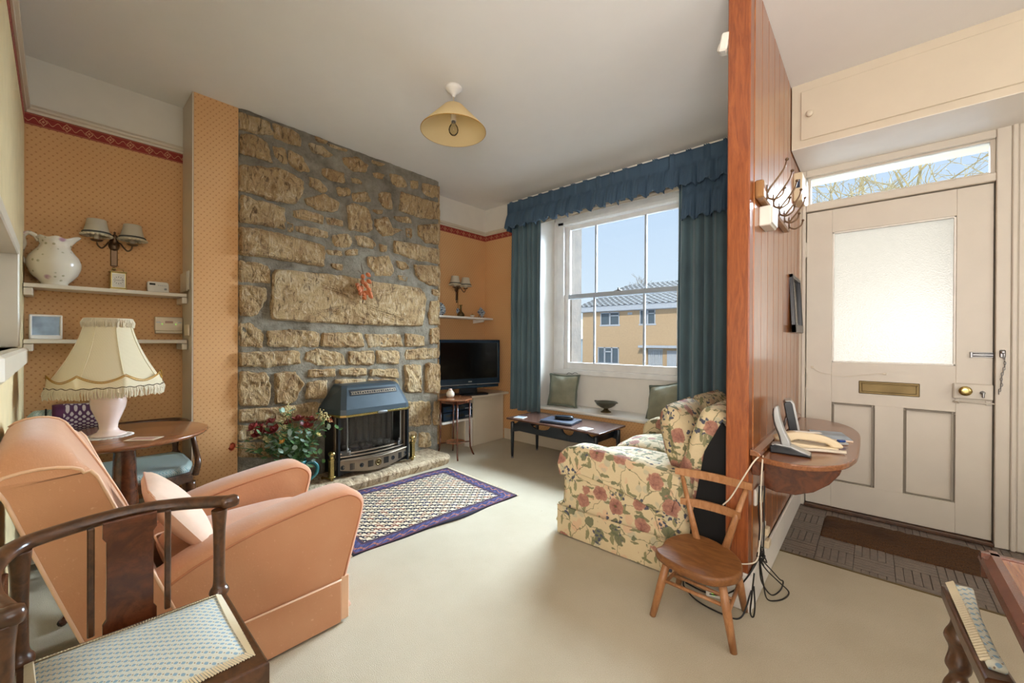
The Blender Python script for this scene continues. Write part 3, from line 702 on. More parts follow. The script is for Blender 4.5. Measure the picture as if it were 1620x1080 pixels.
# ------------------------------------------------------------------ parquet and mat well
pf = struct('floor_parquet', MB().box(-.375, 1.2, 2.541, 3.36, -.12, -.009).box(-.46, XR, 3.36, 3.75, -.12, -.0008), m_dkwood)
P = .152; bl = {}
for i in range(11):
    for j in range(6):
        for k in range(5):
            x0 = -.372+i*P; y1 = 3.355-j*P
            if (i+j) % 2: a = (x0+k*P/5, x0+(k+1)*P/5, y1-P, y1)
            else: a = (x0, x0+P, y1-(k+1)*P/5, y1-k*P/5)
            a = (a[0], min(a[1], 1.2), max(a[2], 2.543), a[3])
            if a[1]-a[0] < .01 or a[3]-a[2] < .01: continue
            cx, cy = (a[0]+a[1])/2, (a[2]+a[3])/2
            if -.22 < cx < .47 and 2.885 < cy < 3.26: continue
            if cx > .85: continue
            key = (round(a[1]-a[0], 3), round(a[3]-a[2], 3))
            if key not in bl:
                w2, h2 = key[0]/2-.0008, key[1]/2-.0008; bl[key] = MB().box(-w2, w2, -h2, h2, -.009, 0, .0012).mesh('wood_block'); bl[key].materials.append(m_parq)
            o = link('wood_block', bl[key], None, pf); o.location = (cx, cy, -.0005+random.uniform(-.0008, .0004))
mat = ob('doormat', MB(), m_coir)
mb = MB(); nx, ny = 46, 26
mb.grid(lambda u, v: (-.225+.695*u, 2.88+.375*v, (.006 if 0 < u < 1 and 0 < v < 1 else -.008)+random.uniform(-.003, .003)), nx, ny)
mat.data = mb.mesh('doormat'); mat.data.materials.append(m_coir); tag(mat, 'brown coir doormat set into the parquet before the front door', 'doormat')
struct('trim_12', MB().box(-.375, 1.2, 2.535, 2.547, -.002, .004, .0015), m_agedbrass)
# ------------------------------------------------------------------ stone chimney breast: each stone a piece of the wall
STONES = """0.803,2.599 0.886,2.605 0.982,2.608 1.006,2.526 0.918,2.504 0.805,2.484
1.006,2.606 1.083,2.612 1.189,2.603 1.187,2.512 1.106,2.502 1.013,2.511
0.805,2.461 0.886,2.481 0.966,2.457 0.999,2.329 0.887,2.333 0.810,2.330
1.106,2.458 1.202,2.441 1.258,2.343 1.178,2.330 1.113,2.354
1.006,2.447 1.089,2.458 1.101,2.350 1.049,2.358 1.010,2.399
0.805,2.253 0.939,2.285 1.084,2.301 1.209,2.263 1.197,2.169 1.161,2.083 1.027,2.068 0.898,2.076 0.808,2.086
0.812,2.058 0.898,2.046 1.084,2.033 1.079,1.882 0.940,1.883 0.811,1.873
0.806,1.843 0.940,1.853 1.132,1.836 1.330,1.821 1.364,1.774 1.357,1.653 1.168,1.658 0.973,1.666 0.807,1.658
1.251,2.561 1.341,2.568 1.435,2.527 1.368,2.497 1.277,2.505
1.498,2.535 1.622,2.584 1.721,2.545 1.698,2.480 1.592,2.461 1.505,2.489
1.342,2.402 1.513,2.422 1.520,2.341 1.436,2.330 1.348,2.344
1.252,2.308 1.329,2.312 1.395,2.258 1.349,2.218 1.252,2.243
1.457,2.288 1.563,2.312 1.564,2.256 1.471,2.224
1.215,2.136 1.369,2.210 1.471,2.176 1.451,2.096 1.330,2.080 1.228,2.100
1.137,2.033 1.216,2.059 1.356,2.046 1.350,1.978 1.228,1.984 1.137,1.989
1.376,2.037 1.514,2.041 1.507,1.992 1.383,1.985
1.161,1.924 1.266,1.940 1.396,1.928 1.383,1.878 1.266,1.875 1.167,1.888
1.424,1.913 1.550,1.945 1.587,1.896 1.565,1.843 1.438,1.827
1.528,2.170 1.623,2.201 1.730,2.185 1.755,2.015 1.700,1.982 1.565,1.976 1.550,2.070
1.578,2.281 1.714,2.318 1.754,2.249 1.593,2.214
1.761,2.500 1.875,2.520 1.859,2.470 1.769,2.458
1.760,2.605 1.883,2.608 1.858,2.582 1.769,2.578
1.917,2.541 2.031,2.561 2.094,2.509 2.085,2.460 1.961,2.455
2.131,2.549 2.217,2.561 2.217,2.481 2.141,2.475
2.256,2.557 2.449,2.580 2.449,2.470 2.336,2.456 2.256,2.476
1.826,2.349 1.927,2.369 1.953,2.239 1.860,2.231 1.818,2.280
2.031,2.413 2.198,2.411 2.456,2.421 2.457,2.261 2.238,2.228 2.014,2.246
1.762,2.192 1.860,2.209 1.852,2.177 1.770,2.162
1.778,2.115 1.910,2.153 1.962,2.058 2.051,2.084 1.945,2.008 1.861,1.984 1.787,2.036
1.971,2.182 2.123,2.209 2.161,2.154 1.988,2.148
2.087,2.099 2.152,2.113 2.143,2.023 2.091,2.021
2.218,2.159 2.457,2.219 2.458,2.024 2.298,2.012 2.219,2.062
1.609,1.942 1.716,1.956 1.795,1.905 1.763,1.863 1.639,1.863
1.828,1.911 1.903,1.917 1.895,1.863 1.836,1.853
1.963,1.973 2.162,1.979 2.458,1.974 2.463,1.831 2.144,1.841 1.963,1.859
1.383,1.791 1.501,1.804 1.508,1.759 1.390,1.758
1.529,1.815 1.624,1.832 1.639,1.789 1.536,1.768
1.411,1.687 1.508,1.694 1.501,1.645 1.425,1.655
1.724,1.790 1.912,1.828 1.964,1.706 1.930,1.655 1.796,1.639 1.732,1.704
1.990,1.794 2.088,1.801 2.126,1.743 2.017,1.720
2.008,1.673 2.098,1.668 2.089,1.628 2.017,1.627
1.289,2.634 1.381,2.620 1.368,2.591 1.302,2.591
1.381,2.612 1.548,2.615 1.533,2.593 1.394,2.587
1.570,2.398 1.652,2.409 1.668,2.377 1.593,2.369
1.102,1.937 1.137,1.932 1.134,1.874 1.108,1.875
0.805,1.624 0.989,1.616 0.989,1.492 0.806,1.478
0.806,1.465 0.969,1.449 0.963,1.376 0.905,1.260 0.806,1.255
1.011,1.595 1.190,1.598 1.540,1.605 1.774,1.585 2.241,1.583 2.306,1.499 2.264,1.227 1.847,1.223 1.433,1.225 0.988,1.237
0.806,1.210 0.882,1.213 0.952,1.136 0.946,1.043 0.806,1.057
0.970,1.163 1.151,1.174 1.330,1.156 1.323,1.042 0.976,1.050
1.344,1.153 1.664,1.162 1.690,1.036 1.510,1.037 1.345,1.051
1.698,1.147 2.037,1.152 2.057,1.040 1.724,1.035
2.077,1.161 2.286,1.137 2.286,1.047 2.087,1.040
2.352,1.215 2.466,1.214 2.455,1.065 2.364,1.065
2.351,1.466 2.470,1.485 2.471,1.252 2.340,1.247
0.799,1.013 1.178,1.020 1.192,0.921 0.976,0.909 0.799,0.917
1.232,1.012 1.330,1.032 1.510,0.992 1.534,0.899 1.331,0.900 1.226,0.941
1.558,1.006 1.776,1.010 1.777,0.889 1.558,0.898
1.803,1.010 2.018,0.998 2.018,0.887 1.803,0.896
2.077,1.014 2.472,1.027 2.472,0.925 2.078,0.919
0.799,0.886 0.965,0.870 0.995,0.788 0.983,0.641 0.805,0.656
1.025,0.866 1.152,0.866 1.219,0.770 1.140,0.637 1.020,0.650
1.246,0.875 1.449,0.873 1.449,0.812 1.247,0.818
1.480,0.871 1.707,0.868 1.708,0.804 1.495,0.809
1.742,0.858 1.999,0.845 2.029,0.758 1.751,0.793
2.068,0.885 2.244,0.869 2.256,0.618 2.099,0.632
2.309,0.884 2.473,0.869 2.474,0.579 2.299,0.605
0.794,0.635 1.026,0.623 1.317,0.631 1.339,0.482 0.805,0.547
1.240,0.783 1.389,0.794 1.375,0.654 1.227,0.655
2.079,0.548 2.355,0.517 2.367,0.296 2.100,0.319
2.236,0.245 2.357,0.225 2.380,0.092 2.237,0.102
2.101,0.267 2.204,0.259 2.205,0.152 2.105,0.180
0.795,0.530 0.965,0.510 0.978,0.414 0.795,0.434
0.795,0.415 0.990,0.385 1.002,0.275 0.795,0.320
1.449,0.790 1.708,0.780 1.708,0.716 1.450,0.737
1.733,0.778 1.999,0.760 2.019,0.691 1.734,0.714
2.176,1.788 2.468,1.811 2.469,1.625 2.328,1.619 2.208,1.668
2.377,1.588 2.469,1.587 2.465,1.522 2.373,1.532
2.400,0.521 2.474,0.513 2.476,0.270 2.401,0.291
1.014,0.503 1.290,0.468 1.297,0.358 1.008,0.402
1.020,0.373 1.304,0.327 1.312,0.210 1.027,0.270
1.317,0.617 1.420,0.620 1.428,0.424 1.347,0.437
1.980,0.677 2.049,0.671 2.059,0.498 2.000,0.505"""
chim = bpy.data.objects['wall_chimney']
def stone_mesh(poly, X, seed, depth=.032):
    rnd = random.Random(seed); P = [Vector(p) for p in poly]; n = len(P)
    per = sum((P[i]-P[i-1]).length for i in range(n)); N = max(18, min(96, int(per/.018)))
    # resample the outline with slightly rounded corners
    pts = []; step = per/N; acc = 0; i = 0; pos = 0
    seg = [(P[k], P[(k+1) % n]) for k in range(n)]
    for k in range(N):
        t = k*step; s = 0
        for a, b in seg:
            L = (b-a).length
            if t <= s+L+1e-9: pts.append(a+(b-a)*((t-s)/max(L, 1e-9))); break
            s += L
    N = len(pts)
    pts = [pts[k]*.7+(pts[k-1]+pts[(k+1) % N])*.15 for k in range(N)]
    c = sum(pts, Vector((0, 0)))/N
    pts = [p+(p-c).normalized()*(.004+.010*noise.noise(Vector((p.x*16, p.y*16, seed)))+.008*noise.noise(Vector((p.x*45, p.y*45, seed)))+rnd.uniform(-.002, .002)) for p in pts]
    size = sqrt(abs(sum(pts[k].x*pts[(k+1) % N].y-pts[(k+1) % N].x*pts[k].y for k in range(N)))/2)
    mb = MB(); vs = []; edge = min(.012, size*.09)
    D = depth*(.75+.6*rnd.random())*min(1.2, .55+size*2.2)
    rings = [(0, -.012), (edge*.15, D*.62), (edge, D*.95)]
    nr = max(4, min(11, int(size/.030))); inn = [i/(nr+.0) for i in range(nr)]
    for ins, h in rings:
        q = inset([tuple(p) for p in pts], ins)
        for k, (y, z) in enumerate(q): vs.append((X+h+noise.noise(Vector((y*30, z*30, seed)))*.012*(1 if h > 0 else 0), y, z))
    base = [Vector(p) for p in inset([tuple(p) for p in pts], edge)]
    for f in inn[1:]:
        for p in base:
            y, z = p+(c-p)*f
            h = D+noise.noise(Vector((y*9, z*9, seed*.7)))*.014+noise.noise(Vector((y*30+z*14, z*30, seed)))*.014
            vs.append((X+h, y, z))
    R = len(rings)+len(inn)-1
    vs.append((X+D+.003, c.x, c.y))
    fs = [(r*N+k, r*N+(k+1) % N, (r+1)*N+(k+1) % N, (r+1)*N+k) for r in range(R-1) for k in range(N)]
    fs += [((R-1)*N+k, (R-1)*N+(k+1) % N, len(vs)-1) for k in range(N)]
    mb.add(vs, fs, False); return mb
for i, l in enumerate(STONES.split('\n')):
    poly = [tuple(map(float, t.split(','))) for t in l.split()]
    poly = [(min(2.468, max(.808, y)), min(2.625, z)) for y, z in poly]
    ob('stone', stone_mesh(poly, XB, i*1.7), m_stone, chim)
# uneven mortar skin between the stones, smeared over the joints
mb = MB()
def mort(u, v):
    y = .803+1.657*u; z = .001+(H-.002)*v
    h = .010+noise.noise(Vector((y*7, z*7, 3)))*.012+noise.noise(Vector((y*26, z*26, 9)))*.008
    if u in (0, 1): h = 0
    return (XB+h, y, z)
mb.grid(mort, 90, 140); ob('mortar_joints', mb, m_mortar, chim)
# quoin edge stones returning round the corner
for k, (z0, z1) in enumerate(((.1, .43), (.44, .66), (.68, .93), (.95, 1.10), (1.12, 1.42), (1.47, 1.7), (1.75, 2.0), (2.05, 2.3), (2.33, 2.6))):
    ob('stone', MB().box(XL+.02, XB+.012, 2.455, 2.472+.006*(k % 2), z0+.01, z1-.01, .008), m_stone, chim)
# ------------------------------------------------------------------ hearth slab
def hearth():
    mb = MB(); n = 60; top = []; 
    ys = [.84+(2.345-.84)*i/n for i in range(n+1)]
    def xf(y): return -2.795+.018*noise.noise(Vector((y*5, 1, 0)))+.010*noise.noise(Vector((y*19, 4, 0)))+(.03 if y < 1.2 else 0)-(max(0, y-2.27)**2)*6
    vs = []; cols = [0, .25, .5, .75, .93, 1.0]
    for y in ys:
        x1 = xf(y)
        for c_ in cols: vs.append((XB+.0+(x1-XB)*c_, y, .078+.004*noise.noise(Vector((y*6, c_*6, 2)))-(.012 if c_ == 1 else 0)))
        vs.append((x1+.006+.008*noise.noise(Vector((y*23, 7, 0))), y, .055)); vs.append((x1-.004+.012*noise.noise(Vector((y*17, 9, 0))), y, .028)); vs.append((x1-.02, y, .0))
    k = len(cols)+3
    fs = [(i*k+j, i*k+j+1, (i+1)*k+j+1, (i+1)*k+j) for i in range(n) for j in range(k-1)]
    fs += [tuple(range(k)), tuple(n*k+j for j in range(k))]
    return mb.add(vs, fs, False)
h = ob('hearth_slab', hearth(), m_hearth); tag(h, 'rough-edged pale sandstone hearth slab in front of the stone chimney breast', 'hearth')
# ------------------------------------------------------------------ pine partition
pt = struct('wall_partition', MB().box(-.447, -.392, 1.955, YW, .15, H-.001), m_pine)
ys = [1.955, 2.10, 2.25, 2.40, 2.543, 2.69, 2.835, 2.98, 3.125, 3.27, 3.369]
for a, b in zip(ys, ys[1:]):
    ob('board', MB().box(-.394, -.376, a+.0008, b-.0008, .15, H-.001, .004), m_pine, pt)
    ob('board', MB().box(-.462, -.446, a+.0008, b-.0008, .15, H-.001, .004), m_pine, pt)
ob('post', MB().box(-.464, -.379, 1.885, 1.956, .0, H-.001, .005), m_pinepost, pt, label='orange pine end post with knots')
sk = struct('baseboard_partition', MB().box(-.376, -.362, 1.90, YW, 0, .15, .004).box(-.464, -.362, 1.868, 1.8845, 0, .15, .003), m_white)
# ------------------------------------------------------------------ curtains and pelmet
def curtain(name, label, x0, x1, y, z0, z1, nf, amp, flare=.0, group=None):
    mb = MB(); nu = nf*12; ph = random.uniform(0, 6)
    def f(u, v):
        uu = u+.012*sin(6*pi*u+ph)
        s_ = sin(2*pi*nf*uu); k = (.55+.45*v) ; a = amp*(.75+.25*sin(3.1*nf*u+ph))
        prof = math.copysign(abs(s_)**.7, s_)
        x = x0+(x1-x0)*(u+flare*(u-.5)*(1-v))+.006*cos(2*pi*nf*uu)
        return (x, y+a*prof*(1.1-.3*v)+.004*sin(9*v+ph+7*u), z0+(z1-z0)*v+.004*sin(17*u+ph)*(1-v))
    mb.grid(f, nu, 14)
    vs = [(v[0], v[1]+.004, v[2]) for v in mb.v]; n = len(mb.v); fs = [tuple(i for i in q[::-1]) for q in mb.f]
    mb.add(vs, fs, True)
    # close the hems and sides
    W_ = nu+1; H_ = 15
    for i in range(nu): mb.f.append((i, i+1, n+i+1, n+i)); mb.smooth.append(False)
    for j in range(H_-1):
        for a in (j*W_, j*W_+nu): mb.f.append((a, a+W_, n+a+W_, n+a)); mb.smooth.append(False)
    o = ob(name, mb, m_curtain); return tag(o, label, 'curtain', group)
curtain('curtain', 'blue-green curtain drawn to the left of the sash window', -2.935, -2.545, 3.290, .36, 2.40, 6, .036, .05)
curtain('curtain', 'wide blue-green curtain hanging at the right of the window behind the sofa', -1.165, -.50, 3.285, .33, 2.42, 8, .042, .03)
def pelmet(mb, x0, x1, yf, ztop, drop, pleats, pinch=.38, ragged=.012, seed=1):
    r = random.Random(seed); ps = [r.uniform(-.1, .1) for _ in range(pleats+1)]
    def f(u, v):
        t = u*pleats; c = t-math.floor(t)-.5; k = int(t)
        c = c+ps[min(k, pleats)]*.2
        w = v                                            # 0 bottom .. 1 top
        belly = math.exp(-(c/.17)**2)
        tri = abs(sin(pi*3*c/.42)) if abs(c) < .21 else 0
        gro = math.exp(-((.5-abs(c))/.09)**2)
        if w > 1-pinch: g = .008+.034*(abs(cos(3*pi*c/.30)) if abs(c) < .15 else 0)
        else:
            q = (1-pinch-w)/(1-pinch); g = .008+.066*q**.5*(1-gro)**1.5+.012*q*sin(c*34)
        pin = math.exp(-((w-(1-pinch))/.05)**2)*math.exp(-(c/.25)**2)
        g = g-.010*pin
        z = ztop-drop*(1-w)+(ragged*sin(c*12+k*1.7)+ragged*.8*belly)*(1-w)
        return (x0+(x1-x0)*u + .012*sin(2*pi*c)*(1-w)*.5, yf-g, z)
    n0 = len(mb.v); nu = pleats*18; mb.grid(f, nu, 14); n1 = len(mb.v)
    mb.add([(v[0], v[1]+.006, v[2]) for v in mb.v[n0:n1]], [tuple(i-n0 for i in q[::-1]) for q in mb.f[-nu*14:]], True)
    for i in range(nu):
        mb.f.append((n0+i, n0+i+1, n1+i+1, n1+i)); mb.smooth.append(False)
        a = n0+(nu+1)*14+i; b = n1+(nu+1)*14+i; mb.f.append((a, a+1, b+1, b)); mb.smooth.append(False)
    return mb
pe = thing('pelmet', 'long slate-blue pinch-pleated pelmet across the top of the sash window', 'pelmet', (-1.7, 3.24, 2.27))
Lp = (-1.7, 3.24, 2.27)
P_ = pelmet(MB(), -2.94, -.475, 3.228, 2.562, .285, 19)
ob('valance', wl(P_, Lp), m_pelmet, pe)
P_ = pelmet(MB(), -1.115, -.475, 3.245, 2.36, .33, 6, .34, seed=4)
ob('valance_tail', wl(P_, Lp), m_pelmet, pe)
# pelmet return at the left end and top board
ret = MB(); ret.grid(lambda u, v: (-2.945-.004*sin(u*14)-.012*(1-v)*abs(sin(u*9)), 3.235+.13*u-.02*(1-v)*(1-u), 2.275+.285*v), 10, 8)
ret.add([(v[0]+.006, v[1], v[2]) for v in ret.v], [f[::-1] for f in ret.f], True)
ob('valance_return', wl(ret, Lp), m_pelmet, pe)
ob('pelmet_board', wl(MB().box(-2.94, -.47, 3.225, 3.368, 2.560, 2.578, .003), Lp), m_white, pe)
# ------------------------------------------------------------------ window seat things
def scatter_cushion(name, label, loc, rot, w, h, m1, m2, group=None):
    t = thing(name, label, 'cushion', loc, 0, group); mm = rot
    def pull(x, y): return (x*(1-.09*(1-(2*y/h)**2)), y*(1-.09*(1-(2*x/w)**2)))
    def f(p):
        a, b = pull(p.x, p.y); k = math.copysign(1, p.z)*max(0, 1-(2*p.x/w)**4)*max(0, 1-(2*p.y/h)**4)
        return Vector((a, b, p.z+k*(.010*sin(a*40+b*23)+.014*noise.noise(Vector((a*16, b*16, 2))))))
    ob('cover', MB().pad(w*.97, h*.97, .05, crown=.055, m=mm, fn=f), m1, t)
    q = MB(); n = 40; m2 = m_flange; pr = []
    ring = [(a+random.uniform(-.003, .003), b+random.uniform(-.003, .003)) for a, b in rrect(-w/2*1.04, w/2*1.04, -h/2*1.04, h/2*1.04, .006, 1)]; ringi = rrect(-w/2*.94, w/2*.94, -h/2*.94, h/2*.94, .006, 1)
    def dens(r_): return [tuple(Vector(r_[i]).lerp(Vector(r_[(i+1) % len(r_)]), j/8)) for i in range(len(r_)) for j in range(8)]
    ring = dens(ring); ringi = dens(ringi)
    ring = [pull(a, b) for a, b in ring]; ringi = [pull(a, b) for a, b in ringi]; k = len(ring)
    vs = [mm @ Vector((a, b, .006+.004*sin(i*1.9))) for i, (a, b) in enumerate(ring)]+[mm @ Vector((a, b, .008)) for a, b in ringi]+[mm @ Vector((a, b, -.004+.004*sin(i*1.9))) for i, (a, b) in enumerate(ring)]+[mm @ Vector((a, b, -.006)) for a, b in ringi]
    fs = [(i, (i+1) % k, k+(i+1) % k, k+i) for i in range(k)]+[(2*k+i, 3*k+i, 3*k+(i+1) % k, 2*k+(i+1) % k) for i in range(k)]+[(i, 2*k+i, 2*k+(i+1) % k, (i+1) % k) for i in range(k)]
    ob('border_flange', q.add(vs, fs, False), m2, t); return t
scatter_cushion('cushion', 'sage green square cushion with dark flange at the left end of the window seat', (-2.40, 3.50, .424),
    Tm(0, 0, .162) @ Rm(8, 'Z') @ Rm(78, 'X'), .33, .33, m_sage, m_sagedk)
cu = bpy.data.objects['cushion']
ob('tie_cord', MB().tube(spline([(.02, .035, .325), (.05, .03, .345), (.09, .03, .335), (.12, .035, .350), (.15, .04, .34)], 4), .003, 5), m_sagedk, cu)
scatter_cushion('cushion', 'sage green cushion half hidden by the right curtain on the window seat', (-1.33, 3.44, .424),
    Tm(0, 0, .155) @ Rm(-22, 'Z') @ Rm(68, 'X') @ Rm(12, 'Z'), .34, .33, m_sage, m_sagedk)
t = thing('footed_bowl', 'shallow dark bronze footed bowl on the window seat', 'bowl', (-1.893, 3.475, .423))
ob('bowl_cup', MB().lathe([(.018, .036), (.05, .046), (.085, .068), (.102, .094), (.106, .098), (.098, .096), (.080, .074), (.045, .054), (0, .048)], 28), m_bowl, t)
ob('foot', MB().lathe([(.048, 0), (.050, .006), (.034, .014), (.022, .024), (.020, .037)], 24), m_agedbrass, t)
# handles as small ears
for sx in (-1, 1):
    e = MB(); e.tube([(sx*(.098+.022*sin(a)), .012*cos(a)*1.6, .094+.004*sin(a)) for a in [pi*i/8 for i in range(9)]], .004, 6)
    ob('ear_handle', e, m_bowl, t)
# ------------------------------------------------------------------ pendant lamp
t = thing('pendant_lamp', 'cream conical coolie shade pendant lamp hanging from the ceiling', 'lamp', (-1.905, 1.60, H))
ob('ceiling_rose', MB().lathe([(.050, 0), (.050, -.010), (.042, -.018), (.034, -.028), (.022, -.034), (.012, -.044), (.009, -.058), (0, -.058)], 24), m_white, t)
ob('flex', MB().rod((0, 0, -.055), (0, 0, -.215), .0032), m_flex, t)
sh = MB(); n = 40; pr = [(.058, -.120), (.060, -.121), (.196, -.262), (.1955, -.268)]
vs = []
for dr in (0, -.0025):
    for r_, z_ in pr: vs.append((r_+dr, z_))
ob('lamp_shade', MB().lathe([(.060, -.118), (.196, -.262), (.196, -.268), (.193, -.267), (.057, -.121)], 44, caps=False), m_pendant, t)
rim = MB().tube([(.1955*cos(2*pi*i/44), .1955*sin(2*pi*i/44), -.266) for i in range(44)], .0022, 6, closed=True).tube([(.058*cos(2*pi*i/30), .058*sin(2*pi*i/30), -.119) for i in range(30)], .0018, 6, closed=True)
ob('shade_rim', rim, m_gold, t)
sp_ = MB()
for k in range(3): a = k*2*pi/3; sp_.rod((.012*cos(a), .012*sin(a), -.16), (.058*cos(a), .058*sin(a), -.121), .0016)
sp_.lathe([(.016, -.205), (.017, -.20), (.017, -.165), (.011, -.155)], 16)
ob('lamp_holder', sp_, m_plasticw, t)
ob('bulb', MB().lathe([(0, -.292), (.014, -.288), (.026, -.274), (.030, -.258), (.026, -.240), (.014, -.222), (.013, -.205)], 20), m_bulb, t)
ob('filament_cap', MB().lathe([(.013, -.212), (.013, -.200)], 14), m_chrome, t)
# ------------------------------------------------------------------ coffee table
A = (-2.60, 2.80); zt = .375
t = thing('coffee_table', 'low dark teak coffee table with black sled frame before the window seat', 'table', (-2.07, 3.02, 0), radians(-.5))
ob('table_top', MB().prism(rrect(-.50, .49, -.215, .235, .012, 3), .362, .378, b=.004), m_teak, t)
# deep side rails with scooped cut-outs
def rail2(y):
    top = [(-.455, .330), (-.43, .326), (-.40, .334), (-.375, .352), (-.355, .360)]
    def scoop(a, b, d): return [(a+(b-a)*i/8, .360-d*sin(pi*i/8)**.5) for i in range(9)]
    top += scoop(-.235, .0, .050)+scoop(.11, .24, .050) + [(.34, .360), (.36, .352), (.385, .336), (.415, .328), (.44, .330)]
    bot = [(.44, .250), (.36, .268), (.2, .262), (-.1, .262), (-.36, .266), (-.455, .245)]
    return MB().prism(top+bot, y-.010, y+.010, 'y', b=.002)
for y in (-.175, .195): ob('side_rail', rail2(y), m_ebony, t)
for x in (-.452, .437):
    for y in (-.175, .195):
        lg = ob('leg', MB().lathe([(.011, .012), (.013, .04), (.018, .25), (.018, .335), (.015, .340), (0, .341)], 12, (x, y, 0)), m_ebony, t)
        ob('ferrule', MB().lathe([(.011, 0), (.0125, .003), (.012, .014)], 12, (x, y, 0)), m_chrome, lg)
for x in (-.40, .39): ob('end_rail', MB().box(x-.01, x+.01, -.17, .19, .27, .325, .003), m_ebony, t)
def coaster(x, y, rz, lab):
    o = ob('coaster', MB().prism(rrect(-.05, .05, -.05, .05, .006, 2), 0, .005, b=.001), m_silver if 0 else m_plasticw); o.location = (x, y, .3785); o.rotation_euler.z = radians(rz)
    ob('printed_face', MB().box(-.04, .04, -.04, .04, .005, .0058), m_mirrorw, o); tag(o, lab, 'coaster')
coaster(-2.465, 2.895, 12, 'square white coaster at the left end of the coffee table')
coaster(-1.752, 2.875, -8, 'square white coaster at the right end of the coffee table')
lt = thing('folder', 'closed dark blue folder lying on the coffee table', 'folder', (-2.07, 2.985, .3785), radians(8))
ob('cover', MB().prism(rrect(-.155, .155, -.115, .115, .012, 3), 0, .012, b=.002), m_clay, lt)
ob('pages', MB().box(-.145, .145, -.108, .108, .012, .017, .001), m_mirrorw, lt); ob('top_cover', MB().prism(rrect(-.155, .155, -.115, .115, .012, 3), .017, .021, b=.001), m_clay, lt)
rc = thing('spectacle_case', 'black glossy spectacle case on top of the blue folder', 'case', (-2.055, 3.015, .4), radians(20))
ob('case_body', MB().soft((0, 0, .013), (.17, .075, .026), .5), m_black, rc); ob('case_lid', MB().soft((0, 0, .024), (.165, .070, .018), .5), m_tvreflect, rc)
# ------------------------------------------------------------------ television corner
st = thing('corner_shelf_unit', 'pale built-in corner shelf unit under the television', 'shelf', (-3.25, 3.0, 0)); Ls = (-3.25, 3.0, 0)
ob('top_shelf', wl(MB().prism([(XL+.002, 2.475), (-3.165, 2.475), (-3.14, 2.62), (-3.075, 2.80), (-3.045, 3.0), (-3.035, 3.36), (XL+.002, 3.36)], .505, .53, b=.003), Ls), m_cream, st)
ob('lower_shelf', wl(MB().box(XL+.002, -3.10, 2.475, 2.885, .278, .300, .003), Ls), m_white, st)
ob('side_panel', wl(MB().box(XL+.002, -3.105, 2.89, 2.91, 0, .505, .002), Ls), m_cream, st)
ob('front_panel', wl(MB().box(-3.125, -3.108, 2.91, 3.352, 0, .505, .002), Ls), m_cream, st)
ob('front_panel', wl(MB().box(-3.36, -3.16, 2.815, 2.832, 0, .278, .002), Ls), m_cream, st)
ob('support_post', wl(MB().box(-3.165, -3.11, 2.83, 2.885, 0, .278, .003), Ls), m_white, st)
def deck(z, h, lab):
    t = thing('video_recorder', lab, 'video recorder', (-3.26, 2.685, z))
    ob('case', MB().box(-.15, .150, -.19, .19, .006, h, .004), m_black, t)
    ob('fascia', MB().box(.149, .158, -.19, .19, .008, h-.002, .002), m_tvreflect, t)
    ob('display', MB().box(.157, .1595, -.02, .07, h*.35, h*.65), m_lcd, t)
    for k in range(5): ob('button', MB().box(.157, .162, .09+k*.018, .102+k*.018, h*.25, h*.42, .001), m_silver, t)
    ob('slot', MB().box(.157, .1595, -.16, -.05, h*.55, h*.8), m_lcd, t)
    f = MB()
    for x in (-.12, .12):
        for y in (-.15, .15): f.lathe([(.012, 0), (.012, .007)], 10, (x, y, 0))
    ob('foot', f, m_rubber, t, kind='stuff')
deck(.301, .085, 'black video recorder at the bottom of the corner unit'); deck(.387, .062, 'slim black disc player stacked on the video recorder')
# television: rotated in the corner
ang = atan2(.29, .957)
t = thing('television', 'flat black television with bluish reflection coloured into its bezel standing on the corner shelf', 'television', (-3.13, 2.86, .531), -ang+0)
# local: screen faces +x, width along y
ob('bezel', MB().prism([(-.36, .105), (.36, .105), (.36, .575), (-.36, .575)], -.045, .0, 'x', b=.006), m_tvreflect, t)
def frame_mb(y0, y1, z0, z1, w, x0, x1): return MB().box(x0, x1, y0, y0+w, z0, z1, .003).box(x0, x1, y1-w, y1, z0, z1, .003).box(x0, x1, y0, y1, z1-w, z1, .003).box(x0, x1, y0, y1, z0, z0+w*2.2, .003)
ob('bezel_frame', frame_mb(-.355, .355, .11, .57, .028, 0, .009), m_tvreflect, t)
ob('screen', MB().box(-.002, .003, -.33, .33, .165, .545), m_screen, t)
ob('speaker_grille', MB().box(0, .008, -.34, .34, .072, .104, .004), m_tvreflect, t)
ob('badge', MB().box(.008, .011, -.02, .02, .135, .145, .001), m_silver, t)
ob('silver_trim', MB().box(.006, .011, -.35, .35, .110, .114), m_silver, t).location = (0, 0, 0)
ob('stand', MB().prism(rrect(-.09, .07, -.20, .20, .04, 4), 0, .016, 'z', b=.003).box(-.05, -.02, -.10, .10, .014, .11, .005), m_black, t)
